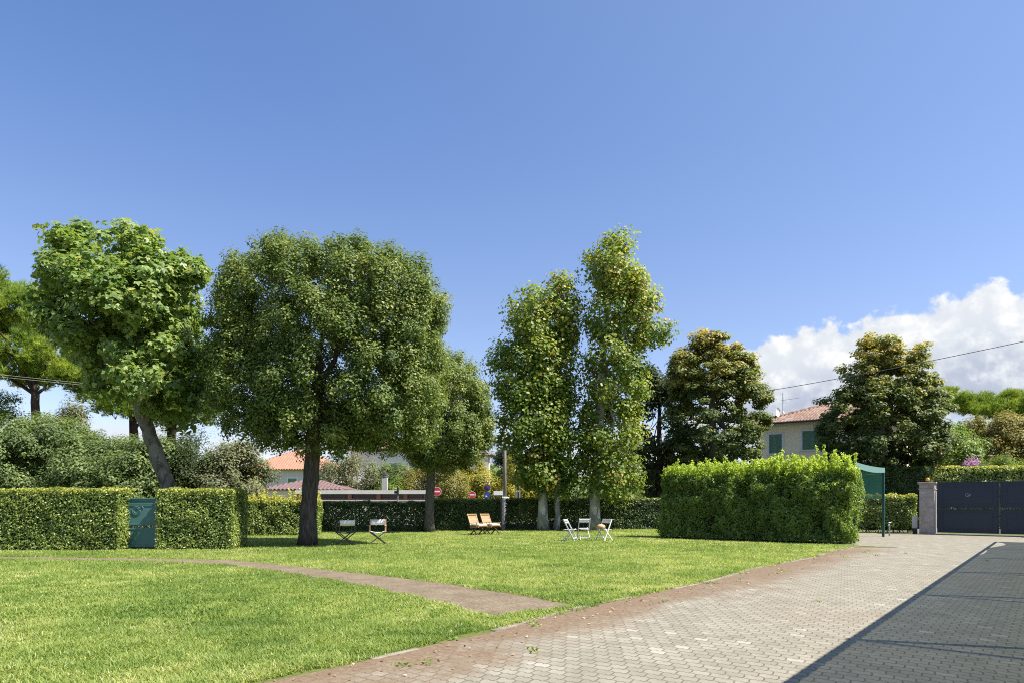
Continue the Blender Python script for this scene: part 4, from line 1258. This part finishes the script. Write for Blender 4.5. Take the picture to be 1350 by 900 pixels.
for rr, zz in prof:
    for k in range(18):
        a = 2 * pi * k / 18
        vs.append((cx + zz + .12 * rr * cos(a), .9 + rr * cos(a), z0 + .95 + rr * sin(a)))
for i in range(3):
    for k in range(18):
        fs.append((i * 18 + k, i * 18 + (k + 1) % 18, (i + 1) * 18 + (k + 1) % 18, (i + 1) * 18 + k))
b.add(vs, fs); b.tube([(cx, .95, z0 + .2), (cx, .95, z0 + .9)], .03, 6); b.tube([(cx, .9, z0 + .5), (cx + .5, .2, z0 + .95)], .014, 5); b.box((cx + .46, .12, z0 + .92), (cx + .56, .22, z0 + 1.02))
b.build('satellite_dish', M['trim_plaster'], house)

# orange roofed house behind the oak trunk
def simple_house(label, x0, x1, Yf, depth, ze, rise, wallm, roofm, name='house', ov=.5, wins=(), group=None, ridge=None):
    o = thing(name, label, 'house', (x0, Yf, 0), 0, group)
    w = x1 - x0
    b = MB(); b.box((0, 0, -.1), (w, depth, ze)); b.build('wall', wallm, o)
    b = MB(); e = [(-ov, -ov, ze + .02), (w + ov, -ov, ze + .02), (w + ov, depth + ov, ze + .02), (-ov, depth + ov, ze + .02)]
    rr = min(w * .45, depth * .5) if ridge is None else ridge
    ra, rb = (rr, depth / 2, ze + rise), (w - rr, depth / 2, ze + rise)
    tiled_slope(b, e[0], e[1], ra, rb, .3, .12); tiled_slope(b, e[1], e[2], rb, rb, .3, .12); tiled_slope(b, e[2], e[3], rb, ra, .3, .12); tiled_slope(b, e[3], e[0], ra, ra, .3, .12)
    b.add([(x, y, ze + .008) for x, y, _ in e], [(0, 1, 2, 3)])
    b.build('roof', roofm, o)
    for (wx, wz, ww, wh) in wins:
        window(o, wx, wz, ww, wh, M['green_shutter'])
    return o
Yh = 78
simple_house('white house with bright orange tiled roof behind the oak trunk', W(322, 0, Yh).x, W(438, 0, Yh).x, Yh, 9, W(0, 619, Yh).z, 2.6, M['white_plaster'], M['orange_tile'],
             wins=((5.0, 2.6, 1.0, 1.5), (8.2, 2.6, 1.0, 1.5)))
Yh = 88
simple_house('pale block of a house half hidden behind both oak crowns', W(462, 0, Yh).x, W(566, 0, Yh).x, Yh, 8, W(0, 592, Yh).z, 1.6, M['white_plaster'], M['roof_tile'],
             wins=((2.2, 5.0, 1.1, 1.4), (5.0, 5.0, 1.1, 1.4), (7.6, 5.0, 1.1, 1.4)))
Yh = 98
hs = simple_house('white tower like house with flat eaves left of the utility pole', W(622, 0, Yh).x, W(645, 0, Yh).x, Yh, 3.5, W(0, 600, Yh).z, .7, M['white_plaster'], M['roof_tile'], wins=((.7, 4.9, .8, 1.0),), ov=.7)
b = MB(); b.box((1.75, -.5, 0), (2.3, -.06, W(0, 590, Yh).z)); b.build('chimney', M['concrete'], hs)
# low pavilion with brick piers
Yl = 50
xL, xR = W(392, 0, Yl).x, W(564, 0, Yl).x
lw_ = xR - xL
lo = thing('low_building', 'long low building with white beam, brick piers and dark panes', 'building', (xL, Yl, 0))
zt, zb_ = W(0, 645.5, Yl).z, W(0, 650.5, Yl).z
z_s, z_b = W(0, 656.5, Yl).z, W(0, 659, Yl).z
b = MB(); b.box((-.1, -.15, zb_), (lw_ + .1, .5, zt)); b.build('beam', M['white_plaster'], lo)
b = MB(); b.box((0, .02, z_b), (lw_, .4, z_s)); b.build('brick_course', M['brick'], lo)
b = MB(); b.box((0, .03, -.1), (lw_, .38, z_b - .02)); b.build('wall', M['white_plaster'], lo)
b = MB(); b.box((-.05, -.06, z_b - .02), (lw_ + .05, .02, z_b + .03)); b.build('sill', M['white_plaster'], lo)
for pxp in (394, 461, 499, 534.5, 562):
    b = MB(); xx = W(pxp, 0, Yl).x - xL
    b.box((xx - .14, -.03, z_b - .02), (xx + .14, .42, zb_)); b.build('brick_pier', M['brick'], lo)
b = MB(); b.box((.1, .2, z_s), (lw_ - .1, .24, zb_)); b.build('pane', M['dark_glass'], lo)
b = MB(); e = [(-3.2, .55, zt + .02), (3.4, .55, zt + .02), (3.4, 6, zt + .02), (-3.2, 6, zt + .02)]
ra, rb = (-.6, 3.2, zt + .75), (.8, 3.2, zt + .75)
tiled_slope(b, e[0], e[1], ra, rb, .3, .11); tiled_slope(b, e[1], e[2], rb, rb, .3, .11); tiled_slope(b, e[3], e[0], ra, ra, .3, .11); tiled_slope(b, e[2], e[3], rb, ra, .3, .11)
b.build('roof', M['purple_tile'], lo)
b = MB(); b.box((-3.0, .7, -.1), (3.2, 5.8, zt)); b.build('rear_wall', M['cream_plaster'], lo)
b = MB(); cx = W(500, 0, Yl).x - xL; zc = W(0, 629, Yl + 2).z
b.box((cx - .2, 2, 0), (cx + .2, 2.4, zc)); ch = b.build('chimney', M['concrete'], lo)
b = MB()
for k in range(3): b.lathe([(.20, 0), (.24, .03), (.24, .07), (.20, .09)], 16, (cx, 2.2, zc + .03 + k * .13))
b.lathe([(.12, 0), (.12, .42)], 12, (cx, 2.2, zc)); b.build('cowl', M['dark_glass'], ch)

# ------------------------------------------------------------------ street furniture
def round_sign(name, label, px, py, Y, r, kind, h_extra=0, group='round road signs across the road'):
    pw = W(px, py, Y)
    o = thing(name, label, 'road sign', (pw.x, Y, 0), 0, group)
    b = MB(); b.tube([(0, .05, -.05), (0, .05, pw.z + r * .8 + h_extra)], .03, 8); b.build('post', M['steel'], o)
    b = MB(); b.disc_y((0, pw.z), r, -.004, .02, 28)
    if kind == 'no_entry':
        b.build('sign_plate', M['sign_white'], o)
        b = MB(); b.disc_y((0, pw.z), r * .93, -.009, -.005, 28); b.build('red_disc', M['sign_red'], o)
        b = MB(); b.box((-r * .66, -.014, pw.z - r * .16), (r * .66, -.010, pw.z + r * .16)); b.build('white_bar', M['sign_white'], o)
    elif kind == 'no_parking':
        b.build('sign_plate', M['sign_dark_red'], o)
        b = MB(); b.disc_y((0, pw.z), r * .74, -.009, -.005, 28); b.build('blue_disc', M['sign_blue'], o)
        b = MB(); b.bar((-r * .55, -.012, pw.z + r * .55), (r * .55, -.012, pw.z - r * .55), .004, r * .22, up=(0, 1, 0)); b.build('red_slash', M['sign_red'], o)
        z2 = pw.z - 2.15 * r
        b = MB(); b.disc_y((0, z2), r, -.004, .02, 28); b.build('blue_plate', M['sign_blue'], o)
        b = MB(); b.bar((r * .32, -.008, z2 + r * .5), (-r * .25, -.008, z2 - r * .3), .004, r * .22, up=(0, 1, 0))
        b.add([(-r * .5, -.009, z2 - r * .62), (r * .1, -.009, z2 - r * .45), (-r * .42, -.009, z2 + r * .05), (-r * .5, -.006, z2 - r * .62), (r * .1, -.006, z2 - r * .45), (-r * .42, -.006, z2 + r * .05)],
              [(0, 1, 2), (3, 5, 4), (0, 3, 4, 1), (1, 4, 5, 2), (2, 5, 3, 0)])
        b.build('white_arrow', M['sign_white'], o)
    return o
round_sign('road_sign', 'round red no entry sign just right of the slim oak trunk', 576, 647.2, 44, .29, 'no_entry')
round_sign('road_sign', 'smaller round red no entry sign among the yellow bushes', 622.5, 651.5, 52, .27, 'no_entry')
round_sign('road_sign', 'dark no parking disc above a blue arrow disc', 642.3, 642.3, 44, .2 * 1.1, 'no_parking', 0)
pw = W(682.5, 0, 44)
o = thing('road_sign', 'grey back of a tall rectangular road sign right of the utility pole', 'road sign', (pw.x, 44, 0), .3)
b = MB(); b.tube([(.09, -.03, -.05), (.09, -.03, W(0, 640, 44).z)], .03, 8); b.build('post', M['steel'], o)
b = MB(); b.box((-.17, 0, W(0, 656, 44).z), (.2, .03, W(0, 648, 44).z)); b.box((-.17, 0, W(0, 646, 44).z), (.2, .03, W(0, 640.5, 44).z)); b.build('sign_plate', M['dark_glass'], o)
pw = W(656.5, 0, 50)
o = thing('notice_board', 'white notice board on two legs left of the pole base', 'sign', (pw.x, 50, 0))
b = MB(); b.box((-.32, -.01, W(0, 652, 50).z), (.36, .03, W(0, 646.5, 50).z)); b.build('board', M['sign_white'], o)
b = MB(); b.tube([(-.28, .05, -.05), (-.28, .05, W(0, 647, 50).z)], .03, 6); b.build('leg', M['steel'], o)
b = MB(); b.tube([(.32, .05, -.05), (.32, .05, W(0, 647, 50).z)], .03, 6); b.build('leg', M['steel'], o)
pw = W(524.5, 0, 46)
o = thing('traffic_light', 'slim dark traffic light post before the white beam building', 'traffic light', (pw.x, 46, 0))
b = MB(); b.tube([(0, 0, -.05), (0, 0, W(0, 641, 46).z)], .035, 8); b.build('post', M['steel'], o)
b = MB(); b.box((-.07, -.09, W(0, 652, 46).z), (.07, .04, W(0, 641.5, 46).z)); b.box((-.24, -.05, W(0, 650, 46).z), (-.08, .04, W(0, 646.5, 46).z)); b.build('lamp_housing', M['black_plastic'], o, bevel=.02)
# utility poles and cables
def pole(label, x, y, h):
    o = thing('utility_pole', label, 'pole', (x, y, 0), 0, 'utility poles')
    b = MB(); b.tube([(0, 0, -.1), (0, 0, h)], [.135, .085], 12); b.build('shaft', M['pole_concrete'], o, smooth=True)
    b = MB(); b.lathe([(.26, -.05), (.28, 1.55), (.33, 1.6), (.33, 1.74), (.2, 1.8)], 14); b.build('footing', M['concrete'], o)
    b = MB(); b.box((-.32, -.04, h - .35), (.32, .04, h - .27)); b.tube([(-.28, 0, h - .27), (-.28, 0, h - .13)], .03, 8); b.tube([(.28, 0, h - .27), (.28, 0, h - .13)], .03, 8); b.build('insulator_arm', M['steel'], o)
    return o
A = W(665.5, 0, 46)
pole('grey concrete utility pole with wide footing behind the back hedge', A.x, 46, 8.1)
pole('tall concrete utility pole out beyond the drive gate', 34, 30, 11.4)
b = MB(); pts = []
zs = [(0, 7.9), (.15, 7.6), (.31, 7.5), (.435, 7.75), (.605, 8.56), (.753, 9.42), (.88, 10.25), (1, 11.1)]
for i in range(41):
    t = i / 40
    z = float(np.interp(t, [q[0] for q in zs], [q[1] for q in zs]))
    pts.append((A.x + (34 - A.x) * t, 46 - 16 * t, z))
for _ in range(4):
    pts = [pts[0]] + [tuple((np.array(pts[i - 1]) + 2 * np.array(pts[i]) + np.array(pts[i + 1])) / 4) for i in range(1, 40)] + [pts[-1]]
b.tube(pts, .017, 6)
tag(b.build('power_cable', M['cable']), 'thin dark overhead cable crossing the sky before the lindens', 'cable')
b = MB()
q0, q1 = W(-160, 474, 24), W(700, 530, 30)
for dz in (0, .10):
    b.tube([Vector(W(-160, 476, 24)).lerp(Vector((A.x, 46, 7.9)), i / 30) + Vector((0, 0, -dz * (1 - i / 30) - .5 * sin(pi * i / 30))) for i in range(31)], .006, 6)
tag(b.build('phone_cable', M['pale_cable']), 'pale twin overhead cable crossing the pine foliage', 'cable')

# ------------------------------------------------------------------ garden chairs
def folding_chair(label, at, rz):
    """Front faces -y. About 0.8 m tall."""
    o = thing('folding_chair', label, 'chair', at, rz, 'white folding chairs on the lawn')
    m = M['white_paint']; w = .43
    for s in (-1, 1):
        x = s * w / 2
        b = MB(); b.bar((x, -.24, 0), (x, .20, .82), .022, .042); b.build('side_rail', m, o, bevel=.004)
        b = MB(); b.bar((x - s * .03, .27, 0), (x - s * .03, -.16, .46), .022, .04); b.build('leg', m, o, bevel=.004)
    b = MB()
    for i in range(7):
        y = -.20 + i * .062
        b.box((-w / 2 + .04, y, .435 - i * .004), (w / 2 - .04, y + .05, .455 - i * .004))
    b.box((-w / 2 + .045, -.2, .415), (-w / 2 + .07, .22, .432)); b.box((w / 2 - .07, -.2, .415), (w / 2 - .045, .22, .432))
    b.build('seat', m, o)
    b = MB()
    for z in (.79, .70):
        y = -.24 + .44 * z / .82
        b.box((-w / 2 + .008, y - .02, z - .032), (w / 2 - .008, y, z + .032))
    b.build('backrest', m, o, bevel=.004)
    b = MB(); b.bar((-w / 2, -.175, .12), (w / 2, -.175, .12), .05, .02); b.build('stretcher', m, o)
    b = MB(); b.bar((-w / 2 + .03, .18, .10), (w / 2 - .03, .18, .10), .05, .02); b.build('stretcher', m, o)
    return o
fc = folding_chair('white folding chair seen from the side, facing the other two', G(751.5, 712.5), R(68))
def copy_thing(src, label, at, rz):
    c = copy_tree(src); c['label'] = label; c.location = at; c.rotation_euler = (0, 0, rz); return c
copy_thing(fc, 'white folding chair seen from behind its open back, before the pale plane trunk', G(769.5, 710.8), R(188))
copy_thing(fc, 'white folding chair with a tan cushion on its seat', G(796.5, 712.0), R(-48))
q = G(796.5, 712.0)
b = MB(); b.lathe([(.05, 0), (.15, .02), (.17, .07), (.15, .13), (.06, .17), (.001, .175)], 16)
cu = b.build('cushion', M['tan_cloth'], smooth=True); cu.location = (q.x - .13, q.y - .06, .458); cu.rotation_euler = (0, 0, .4)
tag(cu, 'tan cushion left on the seat of a white folding chair', 'cushion')

def director_chair(label, at, rz, dark):
    o = thing('director_chair', label, 'chair', at, rz, 'folding canvas director chairs under the oak')
    wd = M['dark_wood'] if dark else M['beech']; lg = M['dark_wood']
    cv = M['canvas']; w, d = .54, .42
    for y in (-d / 2, d / 2):
        for s in (-1, 1):
            b = MB(); b.bar((s * w / 2, y + s * .012, .01), (-s * w / 2, y + s * .012, .43), .03, .045, up=(0, 1, 0)); b.build('leg', lg, o)
    for s in (-1, 1):
        b = MB(); b.bar((s * w / 2, -d / 2 - .03, .015), (s * w / 2, d / 2 + .03, .015), .03, .03); b.build('foot_rail', lg, o)
        b = MB(); b.bar((s * w / 2, -d / 2 - .03, .44), (s * w / 2, d / 2 + .03, .44), .035, .035); b.build('seat_rail', wd, o)
        b = MB(); b.bar((s * w / 2, -d / 2, .458), (s * w / 2, -d / 2, .628), .03, .03); b.bar((s * w / 2, d / 2, .458), (s * w / 2, d / 2 + .05, .86), .03, .03); b.build('arm_post', wd, o)
        b = MB(); b.bar((s * w / 2, -d / 2 - .05, .642), (s * w / 2, d / 2 + .0, .642), .055, .022); b.build('armrest', wd, o, bevel=.004)
    def sag(name, f, mat):
        vs, fs = [], []
        for i in range(9):
            u = i / 8 * 2 - 1
            vs += [f(u, 0), f(u, 1)]
        for i in range(8): fs.append((2 * i, 2 * i + 1, 2 * i + 3, 2 * i + 2))
        bb = MB().add(vs, fs); ob = bb.build(name, mat, o, smooth=True)
        sm = ob.modifiers.new('thick', 'SOLIDIFY'); sm.thickness = .012
    sag('seat', lambda u, v: (u * (w / 2 - .0), -d / 2 + v * d, .455 - .05 * (1 - u * u)), cv if not dark else M['dark_canvas'])
    sag('backrest', lambda u, v: (u * (w / 2 + .012), d / 2 + .03 + .03 * v + .04 * (1 - u * u), .66 + v * .19), cv)
    return o
director_chair('director chair with dark frame turned away under the oak, white backrest', G(455.5, 717.5), R(208), True)
director_chair('director chair with reddish frame and white canvas facing the camera', G(498, 716.2), R(8), False)

def lounge_chair(label, at, rz):
    o = thing('lounge_chair', label, 'chair', at, rz, 'teak lounge chairs by the back hedge')
    m = M['teak']; w = .56
    for s in (-1, 1):
        b = MB(); b.bar((s * w / 2, -.36, .0), (s * w / 2, .22, .38), .03, .05); b.build('leg', M['teak_dark'], o)
        b = MB(); b.bar((s * (w / 2 - .035), .34, .0), (s * (w / 2 - .035), -.24, .38), .03, .05); b.build('leg', M['teak_dark'], o)
        b = MB(); b.bar((s * w / 2, -.42, .39), (s * w / 2, .30, .36), .03, .05); b.build('seat_rail', m, o)
        b = MB(); b.bar((s * (w / 2 + .02), -.36, .60), (s * (w / 2 + .02), .30, .56), .06, .025); b.bar((s * (w / 2 + .02), -.30, .41), (s * (w / 2 + .02), -.30, .585), .03, .03); b.build('armrest', m, o)
        b = MB(); b.bar((s * (w / 2 - .03), .26, .37), (s * (w / 2 - .03), .58, 1.0), .03, .05); b.build('back_post', m, o)
    b = MB(); b.bar((-w / 2 + .045, .575, .98), (w / 2 - .045, .575, .98), .04, .06)
    b.bar((-w / 2 + .045, .53, .90), (w / 2 - .045, .53, .90), .03, .045)
    for i in range(8):
        x = -w / 2 + .07 + i * (w - .14) / 7
        b.bar((x, .29, .42), (x, .52, .88), .045, .014)
    b.build('backrest', m, o)
    b = MB()
    for i in range(6): b.bar((-w / 2, -.38 + i * .12, .43 - i * .006), (w / 2, -.38 + i * .12, .43 - i * .006), .08, .016)
    b.build('seat', m, o)
    return o
lc = lounge_chair('teak lounge chair with white seat cushion, nearer the slim oak trunk', G(630.5, 704.2), R(38))
lc.scale = (.92, .92, .92)
lc2 = copy_thing(lc, 'teak lounge chair with white seat cushion, nearer the gap in the hedge', G(647.5, 703.6), R(38))
for ob, lb in ((lc, 'white cushion lying on the teak lounge chair nearer the slim oak'), (lc2, 'white cushion lying on the teak lounge chair nearer the hedge gap')):
    b = MB(); b.box((-.25, -.40, .445), (.25, .27, .53))
    c = b.build('cushion', M['cushion'], None, bevel=.03); c.location = ob.location; c.rotation_euler = ob.rotation_euler; c.scale = ob.scale
    tag(c, lb, 'cushion', 'white cushions on the teak lounge chairs')

# ------------------------------------------------------------------ mountains far off
def hills():
    n, m = 160, 12
    X = np.linspace(-2300, 2300, n)
    prof = 26 + 34 * value_noise(X, X * 0, .0036, 301) + 150 * np.exp(-((X + 40) / 150) ** 2) + 66 * (value_noise(X, X * 0, .017, 302) - .3) * np.exp(-((X + 40) / 210) ** 2) + 22 * value_noise(X, X * 0, .04, 303)
    vs, fs = [], []
    for j in range(m):
        t = j / (m - 1)
        for i in range(n):
            vs.append((X[i], 2050 + 300 * t + 30 * (random.random() - .5), -.9 + prof[i] * t ** 1.2 * (1 + .08 * (random.random() - .5))))
    for j in range(m - 1):
        for i in range(n - 1):
            a = j * n + i; fs.append((a, a + 1, a + n + 1, a + n))
    b = MB().add(vs, fs)
    return tag(b.build('mountains', M['hazy_hill_rock'], smooth=True), kind='structure')
hills()
